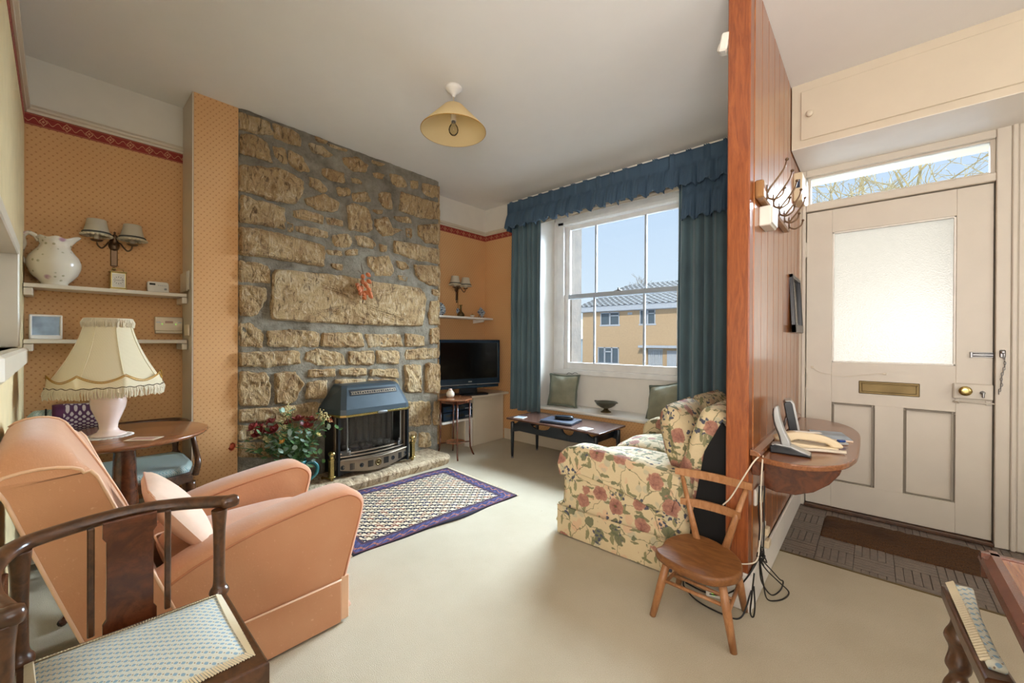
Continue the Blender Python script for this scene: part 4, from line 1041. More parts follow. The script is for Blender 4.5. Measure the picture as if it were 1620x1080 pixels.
# ------------------------------------------------------------------ slim plant stand
t = thing('plant_stand', 'slim mahogany plant stand with octagonal top beside the hearth', 'plant stand', (-2.97, 2.53, 0), radians(12))
oc = [(.165*cos(a)*(1.12 if k % 2 else 1), .165*sin(a)*(1.12 if k % 2 else 1)) for k, a in enumerate([pi/8+k*pi/4 for k in range(8)])]
ob('table_top', MB().prism(oc, .538, .553, b=.004), m_mahogtop, t)
ob('apron', MB().box(-.10, .10, -.10, -.09, .505, .538, .002).box(-.10, .10, .09, .10, .505, .538, .002).box(-.10, -.09, -.09, .09, .505, .538, .002).box(.09, .10, -.09, .09, .505, .538, .002), m_mahog, t)
for sx in (-1, 1):
    for sy in (-1, 1):
        ob('leg', MB().tube([(sx*.098, sy*.098, .53), (sx*.098, sy*.098, .2), (sx*.103, sy*.103, .08), (sx*.118, sy*.118, .025), (sx*.128, sy*.128, .0)], [.0095, .0085, .0085, .008, .0085], 6), m_mahog, t)
ob('lower_tray', MB().lathe([(.0, .128), (.085, .128), (.090, .132), (.093, .140), (.088, .139), (.083, .134), (0, .134)], 20), m_mahogtop, t)
for sx in (-1, 1): ob('tray_stretcher', MB().rod((-.098, -.098*sx, .129), (.098, .098*sx, .129), .006), m_mahog, t)
t = thing('ceramic_pot', 'small round pale patterned ceramic pot on the plant stand', 'pot', (-3.02, 2.51, .553))
ob('pot_body', MB().lathe([(.020, 0), (.034, .008), (.041, .028), (.038, .046), (.024, .062), (.016, .070), (.018, .078)], 20), m_jug, t); ob('pot_rim', MB().lathe([(.015, .074), (.019, .079), (.017, .083), (.012, .080)], 18), m_pinkcer, t)
# ------------------------------------------------------------------ small shelf in the right alcove
sf = thing('wall_shelf', 'white wall shelf in the right alcove above the television', 'shelf', (-3.33, 2.9, 1.33)); q = (-3.33, 2.9, 1.33)
ob('shelf_board', wl(MB().prism([(XL+.001, 2.475), (-3.24, 2.475), (-3.235, 3.24), (-3.255, 3.33), (XL+.001, 3.33)], 1.332, 1.352, b=.002), q), m_white, sf)
ob('bracket', wl(MB().prism([(XL+.001, 1.332), (-3.25, 1.332), (-3.27, 1.305), (XL+.001, 1.292)], 3.18, 3.195, 'y', b=.001), q), m_white, sf)
def plate(label, loc, r, tilt, m, sides=32, rz=0):
    t = thing('decorative_plate', label, 'plate', loc, rz); mm = Tm(0, 0, r*.98) @ Rm(90-tilt, 'Y')
    ob('plate_dish', MB().lathe([(0, .004), (r*.55, .004), (r*.62, .010), (r*.97, .018), (r, .020), (r*.97, .013), (r*.6, .003), (0, 0)], sides, m=mm), m, t)
    ob('plate_stand', MB().rod((.0, -.02, .001), (.045, -.02, .012), .003).rod((.0, .02, .001), (.045, .02, .012), .003).rod((-.03, 0, .003), (.0, 0, r*1.1), .003), m_dkwood, t); return t
plate('round blue patterned plate standing at the left of the alcove shelf', (-3.36, 2.64, 1.3525), .070, 14, m_plate)
plate('small diamond-shaped patterned plate at the right end of the alcove shelf', (-3.33, 3.20, 1.3525), .062, 12, m_plate, 4)
t = thing('bud_vase', 'slender amber glass bud vase on the alcove shelf', 'vase', (-3.32, 2.90, 1.3525))
ob('vase_body', MB().lathe([(.026, 0), (.038, .008), (.041, .022), (.030, .040), (.014, .056), (.010, .085), (.011, .115), (.016, .122)], 20), m_agedbrass, t); ob('vase_lip', MB().lathe([(.013, .118), (.019, .124), (.017, .128), (.012, .124)], 18), m_brass, t)
t = thing('glass_dish', 'tiny pale footed dish between vase and plate on the alcove shelf', 'dish', (-3.32, 3.07, 1.3525))
ob('dish_body', MB().lathe([(.018, 0), (.010, .006), (.022, .014), (.026, .026), (.024, .026), (.018, .016), (0, .012)], 18), m_ceram, t); ob('dish_lid', MB().lathe([(.022, .026), (.014, .032), (.004, .035), (.005, .041), (0, .042)], 16), m_brass, t)
# ------------------------------------------------------------------ wall sconces
def sconce(label, loc, cord=False, s=1.0):
    t = thing('wall_sconce', label, 'wall lamp', loc)      # +x into the room, y along the wall
    ob('backplate', MB().lathe([(.0, 0), (.026, 0), (.024, .010), (.012, .016), (0, .018)], 20, m=Rm(90, 'Y'), sx=1.5).box(.0, .010, -.016, .016, -.13, -.02, .004).lathe([(0, 0), (.010, .002), (.008, .012), (0, .014)], 12, m=Tm(.002, 0, -.145) @ Rm(90, 'Y')), m_bronze, t)
    ob('finial', MB().lathe([(0, .075), (.006, .068), (.004, .058), (.014, .046), (.016, .036), (.009, .026), (.018, .014), (.008, 0), (0, -.004)], 14, (.045, 0, 0)).tube([(.01, 0, .0), (.045, 0, .0)], .006, 8), m_bronze, t)
    for sy in (-1, 1):
        pts = spline([(.03, 0, .0), (.045, sy*.022, .008), (.055, sy*.040, -.020), (.062, sy*.055, -.036), (.066, sy*.070, -.024), (.067, sy*.076, .0)], 6)
        a = ob('arm', MB().tube(pts, .0042, 8), m_bronze, t)
        ob('drip_pan', MB().lathe([(.006, -.004), (.020, .0), (.028, .008), (.026, .009), (.016, .004), (.008, .003)], 20, (.067, sy*.076, 0)), m_bronze, a)
        ob('candle_tube', MB().lathe([(.010, .004), (.010, .05)], 12, (.067, sy*.076, 0)), m_cream, a)
        n = 24; c = (.067, sy*.076, .028)
        sd = ob('lamp_shade', MB().lathe([(.062, .0), (.0605, .004), (.053, .032), (.046, .062), (.041, .094), (.039, .096), (.051, .032), (.060, .003)], n, c, caps=False), m_shadew, t)
        ob('shade_trim', MB().lathe([(.060, .014), (.0625, .017), (.0600, .023), (.057, .022)], n, c, caps=False), m_sagedk, sd)
        sc = MB()
        for k in range(20):
            a0 = 2*pi*k/20; sc.soft((c[0]+.0615*cos(a0), c[1]+.0615*sin(a0), c[2]+.004), (.020, .020, .014), 1, 4)
        ob('scalloped_fringe', sc, m_fringe, sd)
    if cord:
        ob('pull_cord', MB().tube([(.03, 0, -.03), (.03, 0, -.22)], .0022, 6), m_brass, t)
        ob('cord_medallion', MB().lathe([(0, -.003), (.022, -.003), (.026, 0), (.022, .004), (0, .005)], 20, m=Tm(.03, 0, -.245) @ Rm(90, 'Y'), sx=1.25), m_plate, t)
    return t
sconce('bronze twin-arm wall lamp with pale pleated shades above the clock in the left alcove', (XL, .233, 1.665))
sconce('bronze twin-arm wall lamp with pale shades and pull cord in the right alcove', (XL, 2.93, 1.665), True)
# ------------------------------------------------------------------ left alcove: shelves and what stands on them
def shelf(label, z):
    t = thing('wall_shelf', label, 'shelf', (-3.34, .22, z)); q = (-3.34, .22, z)
    ob('shelf_board', wl(MB().box(XL+.001, -3.245, YL+.002, .553, z-.022, z, .003), q), m_cream, t)
    for a, b in ((YL+.002, YL+.035), (.528, .556)):
        ob('bearer', wl(MB().box(XL+.002, -3.255, a, b, z-.062, z-.023, .003), q), m_cream, t)
shelf('upper cream wall shelf in the left alcove holding the jug', 1.386); shelf('lower cream wall shelf in the left alcove behind the lampshade', 1.095)
t = thing('water_jug', 'large white flowered china jug with curled handle on the upper alcove shelf', 'jug', (-3.325, -.005, 1.3865), radians(-8))
def jr(prof, lip=True):
    def fn(): pass
pr = [(.048, 0), (.052, .004), (.050, .012), (.066, .030), (.088, .062), (.100, .098), (.101, .125), (.092, .155), (.074, .182), (.058, .204), (.053, .222), (.058, .244), (.066, .258)]
mb = MB(); seg = 36; vs = []
full = pr + [(r_-.004, z_) for r_, z_ in pr[::-1][:5]]
for j, (r_, z_) in enumerate(full):
    for i in range(seg):
        a = 2*pi*i/seg
        k = max(0, (z_-.20)/.058); spout = math.exp(-((a-pi/2)/.42)**2)*k
        wob = .006*k*sin(6*a)
        rr = r_*(1+.04*sin(8*a)*min(1, z_/.05)*(.3 if z_ < .2 else .6)) + spout*.035
        vs.append((rr*cos(a)*.95, rr*sin(a), z_+wob*.8+spout*.016))
mb.add(vs, [(k*seg+i, k*seg+(i+1) % seg, (k+1)*seg+(i+1) % seg, (k+1)*seg+i) for k in range(len(full)-1) for i in range(seg)]+[tuple(range(seg))[::-1]], True)
ob('jug_body', mb, m_jug, t)
hp = spline([(0, -.055, .235), (.0, -.070, .262), (.0, -.095, .272), (0, -.112, .250), (0, -.108, .215), (0, -.116, .180), (0, -.120, .150), (0, -.108, .125), (0, -.094, .112), (0, -.086, .118)], 6)
ob('handle', MB().tube(hp, [.009, .008], 8, flat=1.2), m_jug, t)
t = thing('carriage_clock', 'small brass carriage clock with white dial on the upper alcove shelf', 'clock', (-3.345, .243, 1.3865), radians(6))
ob('case', MB().box(-.024, .024, -.034, .034, .010, .104, .003).box(-.028, .028, -.038, .038, 0, .010, .002).box(-.028, .028, -.038, .038, .104, .110, .002), m_brass, t)
dl = ob('dial', MB().box(.0235, .0255, -.028, .028, .016, .098), m_plasticw, t)
mk = MB()
for k in range(12):
    a = 2*pi*k/12; mk.box(-.0011, .0011, .016, .0225, 0, .0004, m=Tm(.0256, 0, .057) @ Rm(90, 'Y') @ Matrix.Rotation(a, 4, 'Z'))
ob('hour_marks', mk, m_black, dl)
ob('hands', MB().box(-.0009, .0009, 0, .018, .0004, .001, m=Tm(.0256, 0, .057) @ Rm(90, 'Y') @ Rm(180, 'Z')).box(-.0007, .0007, -.003, .021, .0004, .001, m=Tm(.0256, 0, .057) @ Rm(90, 'Y') @ Rm(6, 'Z')), m_black, dl)
ob('carry_handle', MB().tube([(0, -.026, .109), (0, -.024, .124), (0, 0, .127), (0, .024, .124), (0, .026, .109)], .0022, 6), m_brass, t)
t = thing('room_thermostat', 'white rounded wireless thermostat leaning on the upper alcove shelf', 'thermostat', (-3.36, .428, 1.3865), radians(4))
mm = Rm(-12, 'Y')
ob('case', MB().prism(rrect(-.052, .052, 0, .072, .012, 5), -.012, .012, 'x', b=.004, m=mm), m_plasticw, t)
ob('display', MB().box(.0115, .0130, -.042, -.014, .048, .060, m=mm), m_lcd, t)
for k in range(5): ob('button', MB().box(.0115, .0135, -.002+.009*k, .003+.009*k, .046, .050, m=mm), m_silver, t)
ob('dial_button', MB().lathe([(.007, 0), (.007, .003), (0, .0035)], 14, m=mm @ Tm(.0115, .034, .026) @ Rm(90, 'Y')), m_silver, t)
t = thing('heating_programmer', 'cream heating programmer with amber display fixed under the upper alcove shelf', 'thermostat', (XL, .487, 1.135))
ob('case', MB().box(.0, .030, -.070, .070, .018, .106, .003), m_plasticc, t)
ob('flap', MB().box(.0, .034, -.068, .068, 0, .017, .003), m_plasticc, t)
ob('display', MB().box(.029, .0315, -.020, .020, .066, .080), m_lcdamber, t)
for y in (-.053, .053): ob('slider', MB().box(.029, .0335, y-.010, y+.010, .068, .074, .001), m_silver, t)
lm = NB('green_indicator'); lm.b.inputs['Emission Color'].default_value = (.45, .9, .2, 1); lm.b.inputs['Emission Strength'].default_value = 1.0; m_led = lm.done(srgb('88c040'), .4)
for y in (-.034, .034): ob('indicator_light', MB().lathe([(.004, 0), (.004, .002), (0, .003)], 10, m=Tm(.030, y, .060) @ Rm(90, 'Y')), m_led, t)
t = thing('photo_frame', 'white photo frame with a pale blue landscape on the lower alcove shelf', 'photo frame', (-3.335, -.035, 1.0955), radians(10)); mm = Rm(-10, 'Y')
ob('frame', frame_mb(-.060, .060, 0, .132, .010, -.006, .006), m_white, t); fo = bpy.data.objects[-1] if 0 else None
ob('photo_print', MB().box(-.003, .001, -.052, .052, .018, .124), m_mirrorw, t)
ob('easel_back', MB().box(-.035, -.006, -.012, .012, .0, .09, .002), m_darkframe, t)
# fuse cover and switch on the cream return
t = thing('fuse_cover', 'cream cover plate with open edge on the alcove return', 'cover plate', (-3.30, .558, 1.44))
ob('plate', MB().box(-.10, .095, -.010, 0, -.03, .09, .002), m_cream, t); ob('flap_edge', MB().box(-.10, .095, -.016, -.011, -.04, .085, .002), m_cream, t)
t = thing('cable_trunking', 'cream wall box with wire on the alcove return beside the programmer', 'wall box', (-3.24, .558, 1.14))
ob('box', MB().box(-.05, .05, -.012, 0, -.02, .05, .003), m_plasticc, t); ob('cable', MB().rod((-.09, -.005, 0.02), (-.05, -.006, .02), .002), m_cordw, t)
# ------------------------------------------------------------------ round pedestal table, lamp
TX, TY, TZ = -2.70, .222, .64
t = thing('pedestal_table', 'round mahogany pedestal table on tripod feet carrying the big fringed lamp', 'table', (TX, TY, 0))
ob('table_top', MB().lathe([(0, TZ-.024), (.30, TZ-.024), (.316, TZ-.020), (.325, TZ-.010), (.323, TZ-.003), (.315, TZ), (0, TZ)], 56), m_mahogtop, t)
ob('column', MB().lathe([(.060, TZ-.025), (.060, TZ-.045), (.045, TZ-.055), (.052, TZ-.075), (.040, TZ-.085), (.046, .42), (.052, .30), (.038, .26), (.055, .22), (.055, .16), (.03, .14), (0, .14)][::-1], 28), m_mahog, t)
for a in (-27, 93, 213):
    a = radians(a-0); dx, dy = cos(a), sin(a)
    pts = spline([(dx*.03, dy*.03, .19), (dx*.14, dy*.14, .185), (dx*.26, dy*.26, .10), (dx*.36, dy*.36, .035), (dx*.43, dy*.43, .022), (dx*.455, dy*.455, .02)], 6)
    ob('leg', MB().tube(pts, [.026, .014], 8), m_mahog, t)
LX, LY = -2.695, .166
t = thing('table_lamp', 'large cream panelled table lamp with fringed shade and pale pink vase base', 'lamp', (LX, LY, TZ+.003))
ob('base_vase', MB().lathe([(.058, 0), (.066, .004), (.060, .010), (.040, .020), (.032, .036), (.035, .062), (.048, .098), (.060, .134), (.064, .160), (.060, .186), (.048, .204), (.041, .210), (.048, .216), (.050, .224), (.040, .230), (.03, .236), (.02, .25)], 40), m_pinkcer, t)
ob('lamp_rod', MB().rod((0, 0, .23), (0, 0, .50), .006), m_brass, t)
NP = 8
def shade_r(a, z):   # eight concave panels between ribs
    k = (a*NP/(2*pi)) % 1; c = (k-.5)*2
    r0 = .080+.090*((1-z)**1.7)*1.02+.022*(1-z)
    return r0*(1-.045*(1-c*c))
sh = MB(); sh.grid(lambda u, v: ((shade_r(2*pi*u, v))*cos(2*pi*u+.22), (shade_r(2*pi*u, v))*sin(2*pi*u+.22), .262+.285*v), 96, 20, cu=True)
sd = ob('lamp_shade', sh, m_shade, t)
rb = MB()
for k in range(NP):
    a = 2*pi*k/NP
    rb.tube([(shade_r(a, v/12)*cos(a+.22)*1.004, shade_r(a, v/12)*sin(a+.22)*1.004, .262+.285*v/12) for v in range(13)], .0022, 5)
ob('shade_rib', rb, m_shade, sd)
# scalloped hem panels below the shade line, gold braid swags
def swag(u, dz): 
    k = (u*NP) % 1; return .262+dz+.030*(abs(2*k-1)**1.8)
hem = MB(); hem.grid(lambda u, v: ((shade_r(2*pi*u, 0)+.003+.006*(1-v))*cos(2*pi*u+.22), (shade_r(2*pi*u, 0)+.003+.006*(1-v))*sin(2*pi*u+.22), (.232+.006*abs(sin(pi*NP*u)))*(1-v)+swag(u, .0)*v), 128, 3, cu=True)
ob('shade_hem', hem, m_shade, sd)
for dz in (.0, .006):
    ob('gold_braid', MB().tube([((shade_r(2*pi*i/128, 0)+.006)*cos(2*pi*i/128+.22), (shade_r(2*pi*i/128, 0)+.006)*sin(2*pi*i/128+.22), swag(i/128, dz)) for i in range(128)], .0020, 5, closed=True), m_gold, sd)
def fringe(r, z0, ln, cnt, seed, vary=.006):
    q = MB(); rn = random.Random(seed)
    for k in range(cnt):
        a = 2*pi*k/cnt; rr = r(a); l = ln+rn.uniform(-vary, vary); j = rn.uniform(-.03, .03); o_ = rn.uniform(0, .006)
        p = [((rr)*cos(a+.22), (rr)*sin(a+.22), z0(k/cnt)), ((rr+o_+.003)*cos(a+j*.5+.22), (rr+o_+.003)*sin(a+j*.5+.22), z0(k/cnt)-l*.5), ((rr+o_)*cos(a+j+.22), (rr+o_)*sin(a+j+.22), z0(k/cnt)-l)]
        q.tube(p, [.0024, .0019], 4)
    return q
ob('fringe', fringe(lambda a: shade_r(a, 0)+.008, lambda u: .238+.006*abs(sin(pi*NP*u)), .045, 420, 3), m_fringe, sd, kind='stuff')
ob('top_fringe', fringe(lambda a: shade_r(a, 1)+.006, lambda u: .548, .034, 240, 5), m_fringe, sd, kind='stuff')
ob('top_band', MB().tube([(.082*cos(2*pi*i/48), .082*sin(2*pi*i/48), .548) for i in range(48)], .004, 6, closed=True), m_fringe, sd)
hg = ob('braid_line', MB().tube([((shade_r(2*pi*i/160, 0)+.012)*cos(2*pi*i/160+.22), (shade_r(2*pi*i/160, 0)+.012)*sin(2*pi*i/160+.22), .240+.003*sin(i*1.2)) for i in range(160)], .0016, 4, closed=True), m_agedbrass, sd)
o = ob('doily', MB().lathe([(0, .0015), (.078, .0015), (.082, .0025), (.078, .0005), (0, 0)], 40, (0, 0, 0)), m_lace); o.location = (LX, LY, TZ+.0008); tag(o, 'small round white lace doily under the lamp base', 'doily')
sc = MB()
for k in range(26): a = 2*pi*k/26; sc.lathe([(0, .0022), (.010, .0018), (.011, 0)], 8, (.080*cos(a), .080*sin(a), 0), caps=False)
ob('scalloped_edge', sc, m_lace, o)
o = ob('card', MB().box(-.06, .06, -.036, .036, 0, .002), m_paper); o.location = (-2.50, .27, TZ+.0005); o.rotation_euler.z = radians(50); tag(o, 'small printed card lying on the round table beside the lamp', 'card')
ob('printed_panel', MB().box(-.045, .045, -.020, .020, .002, .0026), plain('rosy_print', 'b98a78', .6, 0, .3), o)
# ------------------------------------------------------------------ green corner chair behind the table
t = thing('corner_chair', 'dark wood chair with green spotted seat behind the round table', 'chair', (-3.05, .22, 0)); q = (-3.05, .22, 0)
so = [(-2.84, -.02), (-2.80, .12), (-2.80, .40), (-2.84, .50), (-2.95, .53), (-3.20, .53), (-3.27, .50), (-3.28, .0), (-3.24, -.04)]
ob('seat', wl(MB().prism([(a, b) for a, b in so], .352, .400, b=.022, sm=True), q), m_teals, t)
ob('seat_frame', wl(MB().prism([(-3.05+(a+3.05)*1.03, .245+(b-.245)*1.03) for a, b in so], .305, .36, b=.006), q), m_dkwood, t)
for x, y in ((-2.84, -.0), (-2.83, .50), (-3.26, .50), (-3.26, -.0)): ob('leg', wl(MB().turned((x, y, .31), (x, y, 0), [(.022, 0), (.022, .2), (.014, .3), (.019, .6), (.012, .9), (.014, 1)]), q), m_dkwood, t)
ob('arm_support', wl(MB().tube(spline([(-2.805, .515, .35), (-2.795, .525, .42), (-2.85, .525, .48), (-2.885, .52, .54), (-2.885, .52, .59)], 5), [.017, .012], 8), q), m_dkwood, t)
for x, y in ((-3.27, .24), (-3.27, .50)): ob('arm_post', wl(MB().turned((x, y, .36), (x, y, .585), [(.024, 0), (.026, .12), (.015, .2), (.017, .4), (.022, .75), (.014, .9), (.018, 1)]), q), m_dkwood, t)
ob('arm_rail', wl(MB().tube(spline([(-2.87, .525, .594), (-3.1, .535, .594), (-3.27, .50, .594), (-3.30, .25, .596), (-3.28, .0, .60), (-3.20, -.07, .61)], 6), [.016, .018], 8, flat=.8), q), m_dkwood, t)
ob('back_frame', wl(MB().box(-3.275, -3.245, -.085, .165, .61, .65, .006).rod((-3.26, -.06, .33), (-3.26, -.06, .64), .014).rod((-3.26, .15, .36), (-3.26, .15, .64), .012), q), m_dkwood, t)
def roll(y0, y1, r0, r1, zc, xc, m_, nm):
    mb = MB(); mb.grid(lambda u, v: (xc+(r0+(r1-r0)*sin(pi*min(1, v*2)/2))*.85*cos(2*pi*u), y0+(y1-y0)*v, zc+(r0+(r1-r0)*sin(pi*min(1, v*2)/2))*sin(2*pi*u)), 20, 12, cu=True)
    n = len(mb.v); mb.f.append(tuple(range(20))[::-1]); mb.f.append(tuple(n-20+i for i in range(20))); mb.smooth += [False, False]
    return ob(nm, wl(mb, q), m_, t)
roll(-.098, -.035, .030, .058, .668, -3.235, m_teals, 'back_roll'); roll(-.033, .165, .058, .056, .668, -3.235, m_teals, 'back_roll')
ob('back_seam', wl(MB().tube([(-3.235+.051*cos(a), -.034, .668+.060*sin(a)) for a in [2*pi*i/24 for i in range(24)]], .004, 6, closed=True), q), m_seamshade, t)
th = MB()
pr_ = [(.078*cos(a)*.86, .080*sin(a)*(1 if sin(a) > 0 else .9)) for a in [2*pi*i/28 for i in range(28)]]
th.grid(lambda u, v: (pr_[int(round(u*28)) % 28][0]*(1+.03*sin(v*9)), -.085+.17*v, pr_[int(round(u*28)) % 28][1]*(1+.03*sin(v*7))), 28, 10, cu=True)
th.f += [tuple(range(28))[::-1], tuple(280+i for i in range(28))]; th.smooth += [False, False]
c2 = ob('folded_throw', th, m_textile); c2.location = (-3.235, .072, .668); tag(c2, 'purple patterned woven throw folded over the back of the green chair', 'throw')
ob('hem', MB().tube([(a*1.02, .087, b*1.02) for a, b in pr_], .003, 5, closed=True), m_sagedk, c2)
# ------------------------------------------------------------------ extension socket by the left wall
t = thing('extension_socket', 'white multi-way plug socket on the skirting behind the armchair', 'socket', (-3.0, -.072, .0)); 
ob('housing', MB().box(-.09, .09, -.028, .020, .05, .115, .004), m_plasticw, t)
for x in (-.05, .04): ob('plug', MB().box(x-.025, x+.025, .020, .045, .055, .105, .005), m_plasticw, t)
o = ob('lamp_cable', MB().tube(spline([(-2.96, -.03, .075), (-2.92, -.01, .03), (-2.84, .02, .006), (-2.70, .02, .005), (-2.55, .05, .005), (-2.38, .08, .005), (-2.2, .16, .005)], 8), .0028, 6), m_cordw); tag(o, 'white lamp cable trailing over the carpet behind the armchair', 'cable')
o = ob('lamp_cable', MB().tube(spline([(-2.98, -.025, .075), (-2.93, .03, .02), (-2.80, .09, .005), (-2.66, .10, .005), (-2.5, .14, .005)], 8), .0028, 6), m_cordw); tag(o, 'second white cable curling from the plug socket towards the round table', 'cable')
# ------------------------------------------------------------------ gas fire
SY = 1.665
t = thing('gas_fire', 'blue-grey enamelled gas fire with brass trim standing on the stone hearth', 'fire', (-3.0, SY, .082)); q = (-3.0, SY, .082); Z0 = .082
def plan(x0, x1, hb, hf): return [(x0, SY-hb), (x1-.02, SY-hf-.015), (x1, SY-hf+.02), (x1, SY+hf-.02), (x1-.02, SY+hf+.015), (x0, SY+hb)]
def frustum(p0, z0, p1, z1, mb=None):
    mb = mb or MB(); n = len(p0)
    vs = [(a, b, z0) for a, b in p0]+[(a, b, z1) for a, b in p1]
    return mb.add(vs, [(i, (i+1) % n, n+(i+1) % n, n+i) for i in range(n)]+[tuple(range(n))[::-1], tuple(range(n, 2*n))])
def loft(levels, mb=None):
    mb = mb or MB(); n = len(levels[0][1]); vs = []
    for z, p in levels: vs += [(a, b, z) for a, b in p]
    fs = [(k*n+i, k*n+(i+1) % n, (k+1)*n+(i+1) % n, (k+1)*n+i) for k in range(len(levels)-1) for i in range(n)]
    return mb.add(vs, fs+[tuple(range(n))[::-1], tuple((len(levels)-1)*n+i for i in range(n))])
def smoothplan(x0, x1, hb, hf, r=.03):
    P0 = plan(x0, x1, hb, hf); out = []
    return P0
hood = loft([(.548, smoothplan(-3.12, -2.868, .355, .275)), (.585, smoothplan(-3.12, -2.872, .350, .272)), (.735, smoothplan(-3.12, -2.955, .245, .228)), (.752, smoothplan(-3.12, -2.975, .235, .215)), (.757, smoothplan(-3.12, -2.995, .225, .20))])
ho = ob('hood', wl(hood, q), m_stove, t)
ob('brass_trim', wl(MB().prism(plan(-3.115, -2.858, .362, .282), .530, .549, 'z', b=.005), q), m_brass, t)
ob('maker_badge', wl(MB().soft((-2.853, SY+.03, .541), (.008, .085, .024), .8).soft((-2.849, SY+.03, .541), (.006, .05, .012), .8), q), m_chrome, t)
# louvre slot in the sloping hood front
a = Vector((-2.872, 0, .585)); b = Vector((-2.955, 0, .735)); dn = (b-a).normalized(); nrm = Vector((dn.z, 0, -dn.x))
mm = Matrix(((nrm.x, 0, dn.x, a.x), (0, 1, 0, SY), (nrm.z, 0, dn.z, a.z), (0, 0, 0, 1)))
ob('vent_slot', wl(MB().box(-.004, .003, -.20, .20, .105, .155, m=mm), q), m_black, ho)
g = MB(); g.box(.003, .006, -.19, .19, .112, .116, m=mm).box(.003, .006, -.19, .19, .134, .138, m=mm)
for k in range(20): g.box(.003, .006, -.185+.0195*k, -.180+.0195*k, .112, .138, m=mm)
for k in range(6): g.tube([mm @ Vector((.005, -.16+.064*k+.016*cos(x), .118+.014*sin(x))) for x in [pi*i/8 for i in range(9)]], .0022, 5)
ob('vent_fretwork', wl(g, q), m_fret, ho)
ob('firebox_back', wl(MB().box(-3.12, -3.10, SY-.27, SY+.27, Z0+.02, .53).box(-3.12, -2.90, SY-.30, SY-.285, Z0+.02, .53).box(-3.12, -2.90, SY+.285, SY+.30, Z0+.02, .53).box(-3.12, -2.93, SY-.285, SY+.285, Z0+.02, .20), q), m_blackm, t)
coals = MB(); rn = random.Random(3)
for k in range(34):
    c = (-3.02+rn.uniform(-.05, .05), SY+rn.uniform(-.20, .20), .235+rn.uniform(-.01, .05)); coals.soft(c, (rn.uniform(.04, .07), rn.uniform(.04, .07), rn.uniform(.03, .05)), .8, 5)
ob('coal_bed', wl(coals, q), m_soot, t, kind='stuff')
ob('radiant_panel', wl(MB().grid(lambda u, v: (-3.085+.008*sin(u*60), SY-.26+.52*u, .22+.29*v), 60, 3, sm=False), q), m_soot, t)
ob('glass_window', wl(MB().box(-2.916, -2.913, SY-.225, SY+.225, .27, .528), q), m_glass, t)
for s in (-1, 1): ob('side_glass', wl(MB().add([(-2.915, SY+s*.228, .27), (-2.95, SY+s*.275, .27), (-2.95, SY+s*.275, .528), (-2.915, SY+s*.228, .528)], [(0, 1, 2, 3)]), q), m_glass, t)
for s in (-1, 1):
    ob('glass_post', wl(MB().box(-2.921, -2.909, SY+s*.226-.004, SY+s*.226+.004, .26, .53, .001), q), m_chrome, t)
    ob('front_stile', wl(MB().box(-2.965, -2.935, SY+s*.292-.014, SY+s*.292+.014, .14, .53, .003), q), m_fret, t)
    k_ = MB().prism([(-2.955, SY+s*.27), (-2.905, SY+s*.215), (-2.905, SY+s*.20), (-2.955, SY+s*.20)], .235, .272, 'z', b=.004)
    ob('corner_cup', wl(k_.lathe([(.010, .27), (.010, .285), (.006, .295), (0, .30)], 10, (-2.92, SY+s*.22, 0)), q), m_chrome, t)
def bow(y): return -2.862-.055*((y-SY)/.30)**2
for k in range(3):
    z = .205+.020*k; vs = []; n = 16
    sl = MB(); sl.grid(lambda u, v: (bow(SY-.27+.54*u)-.012-.016*k+[0, .010, .012, .0][int(round(v*3))]-.012*(v), SY-.27+.54*u, z+[.0, .002, .010, .012][int(round(v*3))]), n, 3, sm=False)
    ob('louvre_bar', wl(sl, q), m_fret, t)
def frt(u, v, off=0):
    y = SY-.30+.60*u; zb = .100+.045*abs(2*u-1)**1.6; zt_ = .198+.010*abs(2*u-1)
    return (bow(y)+off, y, zb+(zt_-zb)*v)
fp = MB(); fp.grid(lambda u, v: frt(u, v), 30, 2).grid(lambda u, v: (frt(u, v)[0]-.02,)+frt(u, v)[1:], 30, 2)
fr_ = ob('fret_front', wl(fp, q), m_fret, t)
for k in range(9):
    u = .06+.88*k/8; y = SY-.30+.60*u; zc = .155+.006*abs(2*u-1); r = .027 if k == 4 else .016
    if k % 2 == 0: mbm = MB().lathe([(r, 0), (r, .004), (r*.72, .004), (r*.66, .001), (r*.3, .001), (r*.28, .005), (0, .005)], 20, m=Tm(bow(y), y, zc) @ Rm(90, 'Y'))
    else: 
        mbm = MB()
        for j in range(5): mbm.box(0, .003, -.018+.009*j, -.0135+.009*j, -.024, .024, m=Tm(bow(y), y, zc))
    ob('fret_medallion' if k % 2 == 0 else 'fret_ribs', wl(mbm, q), m_agedbrass if k == 4 else m_blackm, fr_)
ob('lower_trim', wl(MB().tube([(bow(y)+.004, y, .200+.010*abs((y-SY)/.30)) for y in [SY-.3+.6*i/20 for i in range(21)]], .006, 6), q), m_fret, t)
for s in (-1, 1): ob('foot', wl(MB().box(-3.05, -2.98, SY+s*.25-.02, SY+s*.25+.02, Z0-.003, Z0+.025, .002), q), m_black, t)
for k, (y, lab) in enumerate(((1.325, 'brass hexagonal firedog at the left of the gas fire'), (2.012, 'brass hexagonal firedog at the right of the gas fire'))):
    t = thing('firedog', lab, 'firedog', (-2.915, y, .080), .3)
    ob('column', MB().lathe([(.023, .035), (.023, .145), (.026, .15), (.026, .158)], 6, sm=False), m_brass, t)
    ob('foot', MB().lathe([(.006, 0), (.012, .004), (.009, .014), (.029, .028), (.029, .035), (.010, .036)], 14).box(-.10, .0, -.006, .006, .006, .018, .002).box(-.10, -.088, -.006, .006, 0, .018), m_brass, t)
    ob('finial', MB().lathe([(.024, .158), (.014, .164), (.018, .170), (.012, .175), (.022, .184), (.026, .194), (.022, .206), (.010, .213), (0, .215)], 18), m_brass, t)
